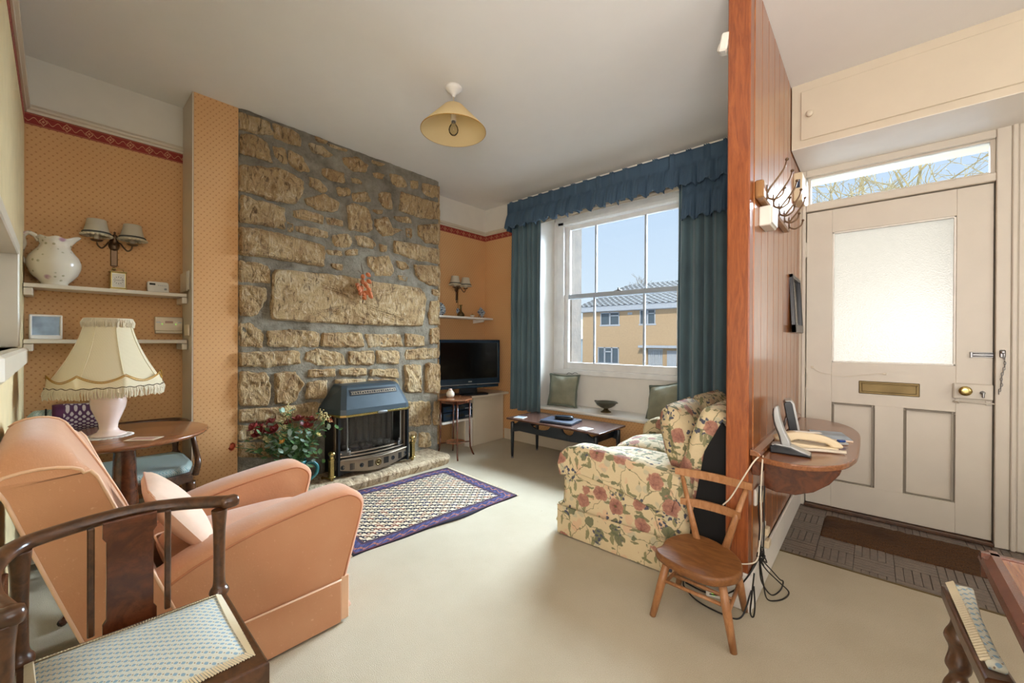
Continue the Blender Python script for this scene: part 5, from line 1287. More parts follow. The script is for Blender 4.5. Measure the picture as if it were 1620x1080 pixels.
# ------------------------------------------------------------------ vase with flowers
vx, vy = -2.93, 1.10
t = thing('flower_jug', 'teal glazed jug of dark red and cream silk flowers on the hearth beside the armchair', 'jug', (vx, vy, .080))
ob('jug_body', MB().lathe([(.045, 0), (.048, .006), (.060, .03), (.070, .07), (.068, .10), (.052, .135), (.045, .155), (.052, .185), (.056, .195), (.050, .193), (.040, .160)], 28), m_teal, t)
ob('handle', MB().tube(spline([(.02, .045, .165), (.03, .085, .170), (.035, .115, .135), (.03, .108, .085), (.02, .070, .050), (.01, .062, .045)], 6), [.010, .008], 8, flat=1.3), m_teal, t)
rn = random.Random(12)
FL = [(.73, .44, 'o'), (.885, .52, 'r'), (.905, .49, 'R'), (.86, .50, 'R'), (.95, .545, 'r'), (.925, .515, 'r'), (1.055, .52, 'r'), (1.10, .545, 'R'), (1.15, .525, 'o'), (1.20, .52, 'R'), (1.325, .50, 'o'), (1.03, .50, 'y'), (.91, .45, 'y'), (.89, .47, 'y'), (1.0, .46, 'y'), (1.02, .43, 'a'), (.97, .44, 'a'), (1.10, .46, 'a'), (1.27, .57, 'w'), (1.245, .555, 'w'), (1.04, .635, 'w'), (1.02, .615, 'w'), (1.28, .54, 'w'), (1.02, .53, 'w'), (1.0, .52, 'w'), (1.20, .44, 'y'), (.85, .53, 'r'), (1.12, .51, 'r'), (1.20, .31, 'l'), (1.07, .42, 'y')]
def petal(mb, c, d, up, L, Wd, cup=.3):
    d = d.normalized(); s_ = d.cross(up).normalized(); n_ = s_.cross(d).normalized()
    P0 = [c, c+d*L*.35+s_*Wd*.5+n_*L*cup*.1, c+d*L*.75+s_*Wd*.45+n_*L*cup*.35, c+d*L+n_*L*cup*.6, c+d*L*.75-s_*Wd*.45+n_*L*cup*.35, c+d*L*.35-s_*Wd*.5+n_*L*cup*.1, c+d*L*.5-n_*L*.04]
    mb.add(P0, [(0, 1, 6), (1, 2, 6), (2, 3, 6), (3, 4, 6), (4, 5, 6), (5, 0, 6)], False)
stems = MB(); mouth = Vector((0, 0, .19))
for i, (y, z, k) in enumerate(FL):
    c = Vector((rn.uniform(-.06, .10), y-vy, z-.08)); out = (c-mouth).normalized()
    stems.tube([mouth+Vector((rn.uniform(-.02, .02), rn.uniform(-.02, .02), -.06)), mouth.lerp(c, .5)+Vector((0, 0, .02)), c], .0022, 4)
    fb = MB(); n = {'r': 11, 'R': 12, 'o': 7, 'y': 7, 'a': 8, 'w': 0, 'l': 6}[k]; L = {'r': .050, 'R': .052, 'o': .040, 'y': .027, 'a': .025, 'w': 0, 'l': .045}[k]
    side = out.cross(Vector((0, .3, 1))).normalized(); up2 = side.cross(out)
    if k == 'w':
        for j in range(26): fb.soft(c+Vector((rn.gauss(0, .016), rn.gauss(0, .018), rn.gauss(0, .017))), (.009, .009, .009), 1, 4)
    else:
        for j in range(n):
            a = 2*pi*j/n*(1 if j < n/2 else 1.0)+.3; inner = (.4 if j % 2 else .9)
            d = out*(1.15-inner)+(side*cos(a*1.0)+up2*sin(a))*inner
            petal(fb, c, d, out, L*(1 if j % 2 == 0 else .8), L*.75, .5)
    ob('flower', fb, {'r': m_red, 'R': m_red, 'o': m_redor, 'y': m_pale, 'a': plain('amber_petal', 'b98a3c', .5, 0, .2) if 'amber_petal' not in bpy.data.materials else bpy.data.materials['amber_petal'], 'w': m_pale, 'l': m_leaf2}[k], t, kind='stuff' if k == 'w' else None)
ob('stems', stems, m_leaf, t, kind='stuff')
for nm, m_, cnt, sd_ in (('leaves', m_leaf, 330, 1), ('silver_leaves', m_leaf2, 90, 2)):
    rn = random.Random(sd_); lv = MB()
    for i in range(cnt):
        y, z, k = FL[rn.randrange(len(FL))]; f = rn.uniform(.2, 1.0)
        c = mouth.lerp(Vector((rn.uniform(-.07, .12), y-vy, z-.08)), f)+Vector((rn.gauss(0, .02), rn.gauss(0, .025), rn.gauss(0, .02)))
        c.z = max(c.z, .17)
        d = Vector((rn.gauss(.2, .5), rn.gauss((y-vy)*2, .5), rn.gauss(.1, .5))); petal(lv, c, d, Vector((rn.gauss(0, .3), rn.gauss(0, .3), 1)), rn.uniform(.034, .058), rn.uniform(.020, .034), .1)
    ob(nm, lv, m_, t, kind='stuff')
# ------------------------------------------------------------------ hanging lantern pods on the stone wall
t = thing('lantern_pod_bunch', 'bunch of dried orange lantern pods hanging on the stone chimney breast', 'dried flowers', (-3.09, 1.64, 1.68))
rn = random.Random(5)
ob('hanging_stalk', MB().tube(spline([(0, .0, .02), (.005, .01, -.05), (0, .0, -.12), (.01, .01, -.20), (.005, .01, -.28)], 4), .0035, 5).tube([(0, -.03, -.02), (.005, 0, -.05)], .002, 5).tube([(0, .0, .02), (-.01, .0, .06)], .0015, 5), m_twig, t)
for i, (y, z) in enumerate([(-.005, -.075), (.038, -.055), (.045, -.108), (-.005, -.115), (.015, -.13), (-.045, -.145), (.03, -.145), (-.03, -.185), (-.008, -.165), (.045, -.175), (.03, -.20), (.0, -.205), (-.02, -.21), (.055, -.205), (.015, -.22), (.008, -.245), (.06, -.225), (-.04, -.17)]):
    d = Vector((.5, y*8, -.6+rn.uniform(-.4, .3))).normalized(); mm = Tm(.02+rn.uniform(0, .02), y, z) @ d.to_track_quat('Z', 'Y').to_matrix().to_4x4()
    ob('lantern_pod', MB().lathe([(0, -.022), (.012, -.018), (.019, -.006), (.017, .006), (.010, .018), (0, .028)], 5, m=mm, sm=False), m_physalis, t)
# ------------------------------------------------------------------ oriental rug
t = ob('oriental_rug', MB(), m_rug)
def rugp(u, v, dz=0):
    x, y = -.43+.86*u, -.585+1.17*v
    x2 = x+(.012*sin(y*7+1)+.006*sin(y*15))*(u if x > 0 else .4)
    return (x2, y, .008+.0025*sin(y*9+x*4)+dz)
rg = MB(); rg.grid(lambda u, v: rugp(u, v), 44, 60); n = len(rg.v); rg.grid(lambda u, v: rugp(u, v, -.007), 44, 60)
W_ = 45; H_ = 61
for i in range(44):
    for j in (0, 60*W_): rg.f.append((j+i, j+i+1, n+j+i+1, n+j+i)); rg.smooth.append(False)
for j in range(60):
    for i in (0, 44): rg.f.append((j*W_+i, (j+1)*W_+i, n+(j+1)*W_+i, n+j*W_+i)); rg.smooth.append(False)
t.data = rg.mesh('oriental_rug'); t.data.materials.append(m_rug); t.location = (-2.338, 1.615, 0.001); t.rotation_euler.z = radians(-4.5+0)
t.rotation_euler.z = radians(-4.5); tag(t, 'cream and navy oriental rug with hooked motifs in front of the hearth', 'rug')
tsl = MB(); rn = random.Random(8)
for k in range(150):
    for e_, s in ((.585, 1), (-.585, -1)):
        x = -.425+.85*k/149; tsl.tube([(x, s*e_*s, .005), (x+rn.uniform(-.006, .006), e_+s*.012, .005), (x+rn.uniform(-.01, .01), e_+s*rn.uniform(.018, .03), .003)], .0016, 4)
ob('fringe', tsl, m_fringe, t, kind='stuff')
# ------------------------------------------------------------------ peach armchair (faces the window wall)
AC = (-1.84, .40, 0)
t = thing('armchair', 'peach upholstered fireside armchair with raked winged back, beside the hatch wall', 'armchair', AC)
armo = [(.10, .02), (.74, .02), (.755, .12), (.80, .28), (.835, .40), (.838, .455), (.80, .497), (.74, .512), (.60, .498), (.44, .472), (.28, .425), (.19, .385), (.12, .40), (.06, .30)]
armo = [(p[0], p[1]) for p in spline([(a, b, 0) for a, b in armo], 3, True)]
ob('arm', wl(MB().prism(armo, -1.675, -1.54, 'x', b=.022, sm=True), AC), m_peach, t)
ob('arm', wl(MB().prism(armo, -2.185, -2.05, 'x', b=.022, sm=True), AC), m_peach, t)
def pipe(pts, x, r=.0045, nm='piping'): return ob(nm, wl(MB().tube([(x, a, b) for a, b in pts], r, 6), AC), m_piping if nm == 'piping' else m_armpipe, t)
top = inset(armo, .006)
pp = [p for p in inset(armo, .020) if p[1] > .16 and p[0] > .2]
pp = sorted(pp, key=lambda p: atan2(p[1]-.25, p[0]-.4)); 
for x in (-1.5405, -1.674, -2.1845, -2.0505): pipe(pp, x, .004, 'arm_piping')
pd = wl(MB().prism([(-1.685, .33), (-2.04, .33), (-2.04, .755), (-1.685, .755)], .02, .30, 'z', b=.01), AC); ob('seat_base', pd, m_peach, t)
ob('seat_cushion', wl(MB().pad(.372, .52, .10, crown=.018, m=Tm(-1.862, .505, .335)), AC), m_peach, t)
ob('cushion_piping', wl(MB().tube([(a, b, .352) for a, b in rrect(-2.047, -1.678, .25, .762, .02, 3)], .004, 6, closed=True), AC), m_piping, t)
# back: raked slab, wings rolling forward at each side
def back(u, v, side):
    # u across (near -> far), v bottom -> top
    x = -1.535-.655*u; w = abs(2*u-1)**3
    yb = .13-.235*v**.9; y = yb; z = .08+.72*v
    th = (.15-.05*v)
    if side: y = yb+th+.035*w*(.4+v); y += .02*sin(pi*v)*(1-w)
    top_r = max(0, v-.86)/.14
    z -= .05*top_r**2*abs(2*u-1)**6
    if side: z = .30+(.50)*v - .05*top_r**2*abs(2*u-1)**6; y = .235-.215*v**1.0+.030*w*v+.018*sin(pi*v)*(1-w)
    return (x+(.0 if abs(2*u-1) < .98 else 0), y, z)
bk = MB(); nu, nv = 20, 16
F_ = [[back(i/nu, j/nv, True) for i in range(nu+1)] for j in range(nv+1)]; B_ = [[back(i/nu, j/nv, False) for i in range(nu+1)] for j in range(nv+1)]
TOP = [(F_[nv][i][0], (F_[nv][i][1]*.5+B_[nv][i][1]*.5), max(F_[nv][i][2], B_[nv][i][2])+.030*(1-.5*abs(2*i/nu-1)**6)) for i in range(nu+1)]
T2 = [(F_[nv][i][0], (F_[nv][i][1]*.8+B_[nv][i][1]*.2), TOP[i][2]-.008) for i in range(nu+1)]; T3 = [(F_[nv][i][0], (F_[nv][i][1]*.2+B_[nv][i][1]*.8), TOP[i][2]-.008) for i in range(nu+1)]
CAP = []
for k in range(1, 8):
    a = pi*k/8; CAP.append([(F_[nv][i][0]+(.012*sin(a) if i == nu else -.012*sin(a) if i == 0 else 0), B_[nv][i][1]*(1-cos(a))/2+F_[nv][i][1]*(1+cos(a))/2, F_[nv][i][2]*(1+cos(a))/2+B_[nv][i][2]*(1-cos(a))/2+.040*sin(a)*(1-.4*abs(2*i/nu-1)**6)) for i in range(nu+1)])
rows = F_+CAP+B_[::-1]
# ease the side edges inwards so they round over
vs = []
for r_, row in enumerate(rows):
    vs += row
fs = [(r_*(nu+1)+i, r_*(nu+1)+i+1, (r_+1)*(nu+1)+i+1, (r_+1)*(nu+1)+i) for r_ in range(len(rows)-1) for i in range(nu)]
bk.add(vs, fs, True)
R_ = len(rows)
for i in (0, nu):
    idx = [r_*(nu+1)+i for r_ in range(R_)]
    c = len(bk.v); ctr = sum((Vector(bk.v[k]) for k in idx), Vector())/R_; ctr.x += .012 if i == 0 else -.012
    # fan in strips: pair front and back rows
    for j in range(nv): 
        f0, f1 = j*(nu+1)+i, (j+1)*(nu+1)+i; b0, b1 = (R_-1-j)*(nu+1)+i, (R_-2-j)*(nu+1)+i
        bk.f.append((f0, f1, b1, b0)); bk.smooth.append(False)
    bk.f.append(tuple((nv+k)*(nu+1)+i for k in range(9))); bk.smooth.append(False)
ob('backrest', wl(bk, AC), m_peach, t)
for i in (0, nu): ob('back_piping', wl(MB().tube([F_[j][i] for j in range(nv+1)]+[c_[i] for c_ in CAP]+[B_[j][i] for j in range(nv, 0, -1)], .0045, 6), AC), m_piping, t)
seam = [(F_[j][16][0]-.02*sin(j*.6)*.3, F_[j][16][1]+.006, F_[j][16][2]) for j in range(nv+1)]+[(c_[16][0], c_[16][1], c_[16][2]+.003) for c_ in CAP]
ob('back_piping', wl(MB().tube(seam, .004, 6), AC), m_piping, t)
# skirt valance with corner pleats
for (x0, x1, y0, y1) in ((-1.538, -1.532, .10, .735), (-2.192, -2.186, .10, .735), (-2.185, -1.54, .752, .760)):
    ob('skirt', wl(MB().box(x0, x1, y0, y1, .008, .172, .002), AC), m_peach, t)
ob('skirt_pleat', wl(MB().box(-1.545, -1.535, .735, .768, .012, .18, .003), AC), m_piping, t)
ob('seam_piping', wl(MB().tube([(-1.531, .10, .174), (-1.531, .735, .172)], .004, 6), AC), m_piping, t)
for x in (-1.60, -2.12):
    for y in (.14, .68): ob('foot', wl(MB().lathe([(.018, 0), (.022, .02)], 12, (x, y, 0)), AC), m_mahog, t)
t = thing('lumbar_cushion', 'small pale peach cushion tucked in the armchair against its back', 'cushion', (-1.80, .30, .40))
mm = Rm(-4, 'Z') @ Rm(124, 'X')
ob('cover', MB().pad(.29, .30, .045, crown=.028, m=Tm(.02, -.02, .11) @ mm), m_peachpale, t)
ob('seam', MB().tube([Tm(.02, -.02, .11) @ mm @ Vector((a, b, 0)) for a, b in rrect(-.137, .137, -.147, .147, .02, 3)], .0035, 6, closed=True), m_peach, t)
# ------------------------------------------------------------------ carver (corner) chair in the foreground
CC = (-1.10, .12, 0)
t = thing('carver_chair', 'dark oak bow-backed corner chair with pale blue spotted seat, nearest the camera at left', 'chair', CC)
so = [(-1.262, .295), (-.915, .290), (-.935, -.045), (-1.275, -.055)]
ob('seat_frame', wl(MB().prism(so, .395, .445, b=.004), CC), m_dkwood, t)
def seatp(u, v):
    a = Vector((-1.245, .278)); b = Vector((-.955, .272)); c_ = Vector((-.965, -.028)); d_ = Vector((-1.258, -.038))
    p = a.lerp(b, u).lerp(d_.lerp(c_, u), v); e_ = min(u, 1-u, v, 1-v)
    return (p.x, p.y, .446+.022*(1-(1-min(1, e_/.32))**2.2))
sc = MB(); sc.grid(lambda u, v: seatp(u, v), 20, 20); ob('seat_pad', wl(sc, CC), m_check, t)
gm = MB(); rn = random.Random(2)
for e_ in range(4):
    for k in range(64):
        s_ = k/64; u, v = ((s_, 0), (1, s_), (1-s_, 1), (0, 1-s_))[e_]
        p = Vector(seatp(u, v)); ctr = Vector((-1.105, .12, .447)); o_ = (p-ctr); o_.z = 0; o_.normalize()
        gm.tube([p-o_*.012+Vector((0, 0, .008)), p+o_*.004+Vector((rn.uniform(-.001, .001), 0, .001))], .0018, 4)
ob('braid_edging', wl(gm, CC), m_fringe, t, kind='stuff')
rl = spline([(-1.268, .305, .672), (-1.285, .275, .675), (-1.315, .20, .682), (-1.328, .115, .686), (-1.315, .02, .684), (-1.285, -.052, .680), (-1.20, -.082, .676), (-1.10, -.078, .670), (-1.01, -.052, .664)], 6)
ob('bow_rail', wl(MB().tube(rl, .020, 12, flat=.72), CC), m_dkwood, t)
for p in (rl[0], rl[-1]): ob('rail_end', wl(MB().soft(p, (.034, .045, .030), .6, 6), CC), m_dkwood, t)
tp = [(.019, 0), (.022, .03), (.020, .07), (.0135, .14), (.0125, .4), (.0135, .75), (.017, .97), (.017, 1)]
for x, y, zt_ in ((-1.262, .282, .660), (-1.282, -.048, .670), (-1.01, -.055, .655)): ob('arm_post', wl(MB().turned((x, y, .44), (x, y, zt_), tp), CC), m_dkwood, t)
ob('splat', wl(MB().prism([(.070, .43), (.163, .43), (.163, .455), (.157, .465), (.157, .640), (.163, .650), (.163, .685), (.070, .685), (.070, .650), (.076, .640), (.076, .465), (.070, .455)], -1.297, -1.287, 'x', b=.002), CC), m_mahog, t)
for y in (.052, .183): ob('spindle', wl(MB().box(-1.296, -1.284, y-.006, y+.006, .44, .68, .002), CC), m_dkwood, t)
ob('splat', wl(MB().box(-1.20, -1.11, -.067, -.058, .43, .665, .002), CC), m_mahog, t)
for x, y in ((-1.238, .268), (-.942, .263), (-.962, -.022), (-1.25, -.030)): ob('leg', wl(MB().prism([(x-.018, y-.018), (x+.018, y-.018), (x+.018, y+.018), (x-.018, y+.018)], 0, .40, b=.004), CC), m_dkwood, t)
for a, b in (((-1.238, .268), (-.942, .263)), ((-.942, .263), (-.962, -.022))): ob('stretcher', wl(MB().rod((a[0], a[1], .14), (b[0], b[1], .14), .009), CC), m_dkwood, t)
# ------------------------------------------------------------------ floral sofa (faces the fireplace)
SO = (-.97, 2.55, 0)
t = thing('sofa', 'floral skirted two-seat sofa with loose cushions backing onto the pine partition', 'sofa', SO)
def sofa_arm(y0, y1):
    prof = [(-1.335, .01), (-.66, .01), (-.645, .30), (-.62, .46), (-.72, .478), (-.85, .490), (-1.04, .505), (-1.20, .512), (-1.275, .500), (-1.325, .465), (-1.345, .41), (-1.34, .355), (-1.325, .33), (-1.33, .2)]
    prof = [(p[0], p[1]) for p in spline([(a, b, 0) for a, b in prof], 3, True)]
    return MB().prism(prof, y0, y1, 'y', b=.035, sm=True)
ob('arm', wl(sofa_arm(1.925, 2.075), SO), m_floral, t); ob('arm', wl(sofa_arm(3.03, 3.18), SO), m_floral, t)
# arm-top cloth that hangs over the side, pointed hem
ob('arm_cap', wl(MB().prism([(-1.335, .335), (-1.20, .365), (-.98, .335), (-.78, .285), (-.70, .30), (-.66, .47), (-.85, .497), (-1.04, .512), (-1.20, .518), (-1.28, .505), (-1.335, .462), (-1.352, .40)], 1.912, 1.93, 'y', b=.008, sm=True), SO), m_floral, t)
ob('seat_base', wl(MB().box(-1.31, -.68, 2.05, 3.05, .03, .30, .02), SO), m_floral, t)
def lump(p): return p+Vector((0, 0, .008*noise.noise(p*9)))
for y in (2.31, 2.79): ob('seat_cushion', wl(MB().pad(.60, .485, .12, crown=.028, m=Tm(-1.05, y, .345), fn=lump), SO), m_floral, t)
bp = [(-.74, .30), (-.60, .02), (-.50, .02), (-.475, .30), (-.47, .70), (-.50, .775), (-.555, .795), (-.60, .77), (-.66, .60)]
bp = [(p[0], p[1]) for p in spline([(a, b, 0) for a, b in bp], 3, True)]
ob('backrest', wl(MB().prism(bp, 1.985, 3.17, 'y', b=.03, sm=True), SO), m_floral, t)
ob('back_gap_shade', wl(MB().prism([(-.655, .02), (-.47, .02), (-.468, .70), (-.50, .74), (-.57, .60), (-.62, .30)], 1.955, 1.983, 'y', b=.004), SO), m_seamshade, t)  # black panel painting the shade of the gap behind the sofa
for y, rz in ((2.29, 3), (2.79, -2)):
    c_ = ob('back_cushion', wl(MB().pad(.37, .46, .12, crown=.035, m=Tm(-.755, y, .590) @ Rm(rz, 'Z') @ Rm(-104, 'Y') @ Rm(180, 'Z'), fn=lump), SO), m_floral, t)
    ob('cushion_piping', wl(MB().tube([Tm(-.755, y, .590) @ Rm(rz, 'Z') @ Rm(-104, 'Y') @ Vector((a, b, 0)) for a, b in rrect(-.183, .183, -.227, .227, .02, 3)], .0045, 6, closed=True), SO), m_floral, c_)
for (x0, x1, y0, y1) in ((-1.352, -1.345, 1.93, 3.175), (-1.345, -.66, 1.908, 1.914)):
    ob('skirt', wl(MB().box(x0, x1, y0, y1, .006, .165, .002), SO), m_floral, t)
ob('skirt_seam', wl(MB().tube([(-1.345, 1.909, .166), (-.66, 1.909, .166)], .003, 5).tube([(-1.353, 1.93, .166), (-1.353, 3.17, .166)], .003, 5), SO), m_floral, t)
# ------------------------------------------------------------------ child's chair
KC = (-.50, 1.70, 0)
t = thing('childs_chair', "small worn beech child's chair with elm seat standing by the partition post", 'chair', KC)
kx = [(-.645, 1.655), (-.652, 1.61), (-.61, 1.57), (-.54, 1.545), (-.47, 1.532), (-.41, 1.545), (-.365, 1.60), (-.352, 1.665), (-.372, 1.74), (-.42, 1.80), (-.50, 1.845), (-.575, 1.85), (-.625, 1.80), (-.65, 1.72)]
kx = [(p[0], p[1]) for p in spline([(a, b, 0) for a, b in kx], 4, True)]
ob('seat', wl(MB().prism(kx, .232, .264, b=.007, sm=True), KC), m_seatwood, t)
for tx, ty, bx, by in ((-.605, 1.62, -.655, 1.592), (-.405, 1.60, -.362, 1.592), (-.40, 1.77, -.385, 1.872), (-.585, 1.78, -.652, 1.868)):
    ob('leg', wl(MB().tube([(tx, ty, .238), ((tx+bx)/2, (ty+by)/2, .12), (bx, by, 0)], [.0145, .016, .012], 10), KC), m_beech, t)
ob('stretcher', wl(MB().rod((-.625, 1.608, .15), (-.39, 1.598, .15), .007), KC), m_beech, t)
for a, b in (((-.63, 1.61, .12), (-.61, 1.82, .13)), ((-.385, 1.598, .12), (-.395, 1.80, .13))): ob('stretcher', wl(MB().rod(a, b, .007), KC), m_beech, t)
ob('stretcher', wl(MB().rod((-.62, 1.715, .125), (-.392, 1.70, .125), .007), KC), m_beech, t)
for x0, x1 in ((-.553, -.645), (-.447, -.383)): ob('back_post', wl(MB().tube([(x0, 1.81, .25), ((x0*.5+x1*.5), 1.845, .38), (x1, 1.885, .505)], [.016, .012, .0095], 8, flat=.6, up=(0, 1, 0)), KC), m_beech, t)
def slat(z, y, x0, x1, h): 
    mb = MB(); mb.grid(lambda u, v: (x0+(x1-x0)*u, y+.020*sin(pi*u)+[-.006, .006, .006, -.006, -.006][int(round(v*4))], z+[-h/2, -h/2, h/2, h/2, -h/2][int(round(v*4))]*(1-.25*abs(2*u-1)**3)), 12, 4, sm=False)
    mb.f += [(0, 13, 26, 39), (12, 25, 38, 51)]; mb.smooth += [False, False]; return mb
ob('back_rail', wl(slat(.512, 1.872, -.668, -.362, .034), KC), m_beech, t); ob('back_rail', wl(slat(.393, 1.845, -.634, -.398, .034), KC), m_beech, t)
# ------------------------------------------------------------------ coat rack, boxes and picture on the partition
XP = -.376
t = thing('coat_rack', 'varnished wooden coat rack with bronze double hooks on the pine partition', 'coat rack', (XP, 2.32, 1.74)); q = (XP, 2.32, 1.74)
ob('rack_board', wl(MB().box(XP, XP+.034, 1.955, 2.69, 1.702, 1.778, .006), q), m_rack, t)
for y in (2.02, 2.17, 2.32, 2.47, 2.62):
    x = XP+.034
    h_ = ob('double_hook', wl(MB().tube(spline([(x+.001, y, 1.735), (x+.012, y, 1.755), (x+.035, y, 1.785), (x+.062, y, 1.825), (x+.070, y, 1.855)], 5), [.0045, .0035], 7).tube(spline([(x+.001, y, 1.730), (x+.006, y, 1.712), (x+.030, y, 1.702), (x+.055, y, 1.716), (x+.062, y, 1.738)], 5), [.0045, .0035], 7).box(x-.001, x+.004, y-.008, y+.008, 1.705, 1.768, .002), q), m_bronze, t)
    ob('hook_tip', wl(MB().soft((x+.071, y, 1.858), (.015, .015, .013), 1, 6), q), m_bronze, h_); ob('hook_tip', wl(MB().soft((x+.063, y, 1.741), (.013, .013, .012), 1, 6), q), m_bronze, h_)
t = thing('junction_box', 'cream wooden bell box under the coat rack on the partition', 'box', (XP, 2.11, 1.64)); q = (XP, 2.11, 1.64)
ob('box', wl(MB().box(XP, XP+.045, 2.045, 2.175, 1.605, 1.690, .004), q), m_plasticw, t); ob('cover', wl(MB().box(XP+.045, XP+.052, 2.052, 2.168, 1.612, 1.684, .003), q), m_white, t)
t = thing('door_chime', 'cream door chime box with small dark window near the front door', 'chime', (XP, 3.15, 2.06)); q = (XP, 3.15, 2.06)
ob('case', wl(MB().box(XP, XP+.045, 3.06, 3.22, 1.975, 2.150, .004), q), m_plasticc, t); ob('chime_window', wl(MB().box(XP+.012, XP+.034, 3.056, 3.061, 2.055, 2.105, .001), q), m_clay, t)
fr2 = MB()
for k in range(6): fr2.lathe([(.010, -.004), (.010, .004)], 12, m=Tm(XP+.040, 3.215, 1.99+.028*k) @ Rm(90, 'Y'))
ob('scalloped_edge', wl(fr2, q), m_white, t, kind='stuff')
t = thing('framed_picture', 'black framed picture hanging on the partition beside the front door', 'picture', (XP, 3.09, 1.33)); mm = Rm(-3, 'Y')
ob('frame', frame_mb(-.17, .17, -.175, .175, .022, .004, .026), m_darkframe, t); t.children[0].matrix_basis = mm
g_ = ob('print', MB().box(.006, .010, -.15, .15, -.13, .155), m_mirrorw, t); g_.matrix_basis = mm; g2 = ob('glazing', MB().box(.012, .013, -.15, .15, -.13, .155), m_glass, t); g2.matrix_basis = mm
t = thing('ceiling_sensor', 'white alarm sensor high on the sofa side of the pine partition', 'sensor', (-.463, 1.905, 2.37)); ob('case', MB().box(-.035, 0, -.02, .03, -.035, .04, .006, m=Rm(12, 'Y')), m_plasticw, t); ob('lens', MB().box(-.042, -.034, -.012, .02, -.03, .0, .004, m=Rm(12, 'Y')), m_ceram, t)
# ------------------------------------------------------------------ telephone flap
t = thing('wall_flap_table', 'mahogany drop-leaf telephone flap fixed to the pine partition', 'table', (-.2, 2.45, .6)); q = (-.2, 2.45, .6)
ol = [(-.374, 1.925), (-.33, 1.905), (-.235, 1.885), (-.150, 1.925), (-.085, 2.01), (-.055, 2.12), (-.043, 2.25), (-.043, 2.62), (-.055, 2.80), (-.10, 2.96), (-.19, 3.08), (-.28, 3.11), (-.374, 3.12)]
ol2 = [(p[0], p[1]) for p in spline([(a, b, 0) for a, b in ol], 4)]
ob('flap_top', wl(MB().prism(ol2, .606, .628, b=.005), q), m_mahogtop, t)
ob('wall_rail', wl(MB().prism([(XP, .632), (XP+.036, .632), (XP+.040, .638), (XP+.034, .648), (XP+.012, .656), (XP, .656)], 1.895, 3.12, 'y', b=.002), q), m_mahogtop, t)
ob('wall_bracket', wl(MB().box(XP, XP+.03, 1.93, 3.0, .545, .606, .003), q), m_mahog, t)
lf = [(-.345, .604), (-.25, .604), (-.15, .604), (-.088, .602), (-.094, .585), (-.125, .540), (-.175, .498), (-.235, .472), (-.30, .468), (-.345, .478)]
lf = [(p[0], p[1]) for p in [(a, b, 0) for a, b in lf]]
ob('curved_apron', wl(MB().prism(lf, 2.010, 2.033, 'y', b=.004), q), m_mahog, t); ob('curved_apron', wl(MB().prism(lf, 2.93, 2.95, 'y', b=.004), q), m_mahog, t)
FZ = .6285
t = thing('cordless_phone', 'black and silver cordless phone standing in its cradle on the flap', 'telephone', (-.265, 2.055, FZ), radians(3))
ob('cradle', MB().prism([(-.062, 0), (.078, 0), (.080, .008), (.045, .020), (.01, .034), (-.045, .038), (-.066, .028)], -.032, .032, 'y', b=.006), m_black, t)
ob('cradle_top', MB().prism([(-.058, .036), (-.040, .0405), (.012, .0375), (.048, .024), (.076, .012), (.074, .008), (.0, .026), (-.055, .030)], -.030, .030, 'y', b=.003), m_silver, t)
hs = [(-.018, .028), (-.030, .075), (-.046, .120), (-.052, .160), (-.050, .190), (-.036, .194), (-.028, .150), (-.012, .095), (.010, .040)]
ob('handset', MB().prism([(p[0], p[1]) for p in spline([(a, b, 0) for a, b in hs], 3, True)], -.024, .024, 'y', b=.005, sm=True), m_silver, t)
hb = [(-.022, .030), (-.034, .075), (-.050, .120), (-.056, .160), (-.053, .188), (-.047, .188), (-.047, .155), (-.038, .110), (-.024, .065), (-.008, .030)]
ob('handset_face', MB().prism(hb, -.022, .022, 'y', b=.003), m_black, t)
t = thing('answering_machine', 'upright blue-black speaker unit with silver edge on the flap by the wall', 'speaker', (-.285, 2.38, FZ), radians(10))
mm = Rm(-10, 'Y')
ob('case', MB().prism([(-.012, 0), (.022, 0), (.022, .175), (.015, .187), (-.004, .187), (-.012, .178)], -.055, .055, 'y', b=.003, m=mm), m_black, t)
ob('silver_band', MB().prism([(.021, .002), (.030, .002), (.030, .175), (.020, .190), (-.004, .192), (-.004, .188), (.016, .186), (.021, .174)], -.055, .055, 'y', b=.001, m=mm), m_silver, t)
ob('rear_strut', MB().tube([(-.018, .0, .15), (-.052, 0, .004)], .004, 6).tube([(-.018, .03, .15), (-.052, 0.03, .004)], .004, 6), m_chrome, t)
t = thing('corded_phone', 'cream corded telephone handset resting on its base on the flap', 'telephone', (-.215, 2.21, FZ), radians(25))
ob('base', MB().prism([(-.115, 0), (.10, 0), (.10, .016), (.02, .022), (-.115, .035)], -.045, .045, 'y', b=.004), m_plasticc, t)
ob('handset', MB().prism([(p[0], p[1]) for p in spline([(a, b, 0) for a, b in [(-.125, .050), (-.06, .072), (.02, .070), (.09, .050), (.125, .025), (.120, .012), (.085, .014), (.06, .030), (-.04, .040), (-.07, .030), (-.118, .030)]], 3, True)], -.024, .024, 'y', b=.008, sm=True), m_plasticc, t)
ob('handset_inlay', MB().box(-.05, .05, -.014, .014, .0715, .074, .001), m_white, t)
hx = [(-.055+.17*i/220+.006*cos(i*.85), -.066+.010*sin(i/220*pi)+.006*sin(i*.85), .009+.0065*sin(i*.85)*1+0*i) for i in range(221)]
ob('coiled_cord', MB().tube([(x+.0, y, .009+.006*cos(i*.85)) for i, (x, y, z) in enumerate(hx)], .0022, 5), m_cordw, t)
t = thing('notepad', 'pale notepad lying on the flap table behind the phones', 'notepad', (-.16, 2.56, FZ), radians(15))
ob('pages', MB().box(-.07, .07, -.10, .10, 0, .008, .001), m_paper, t); ob('cover_sheet', MB().box(-.069, .069, -.098, .098, .008, .0095), m_mirrorw, t)
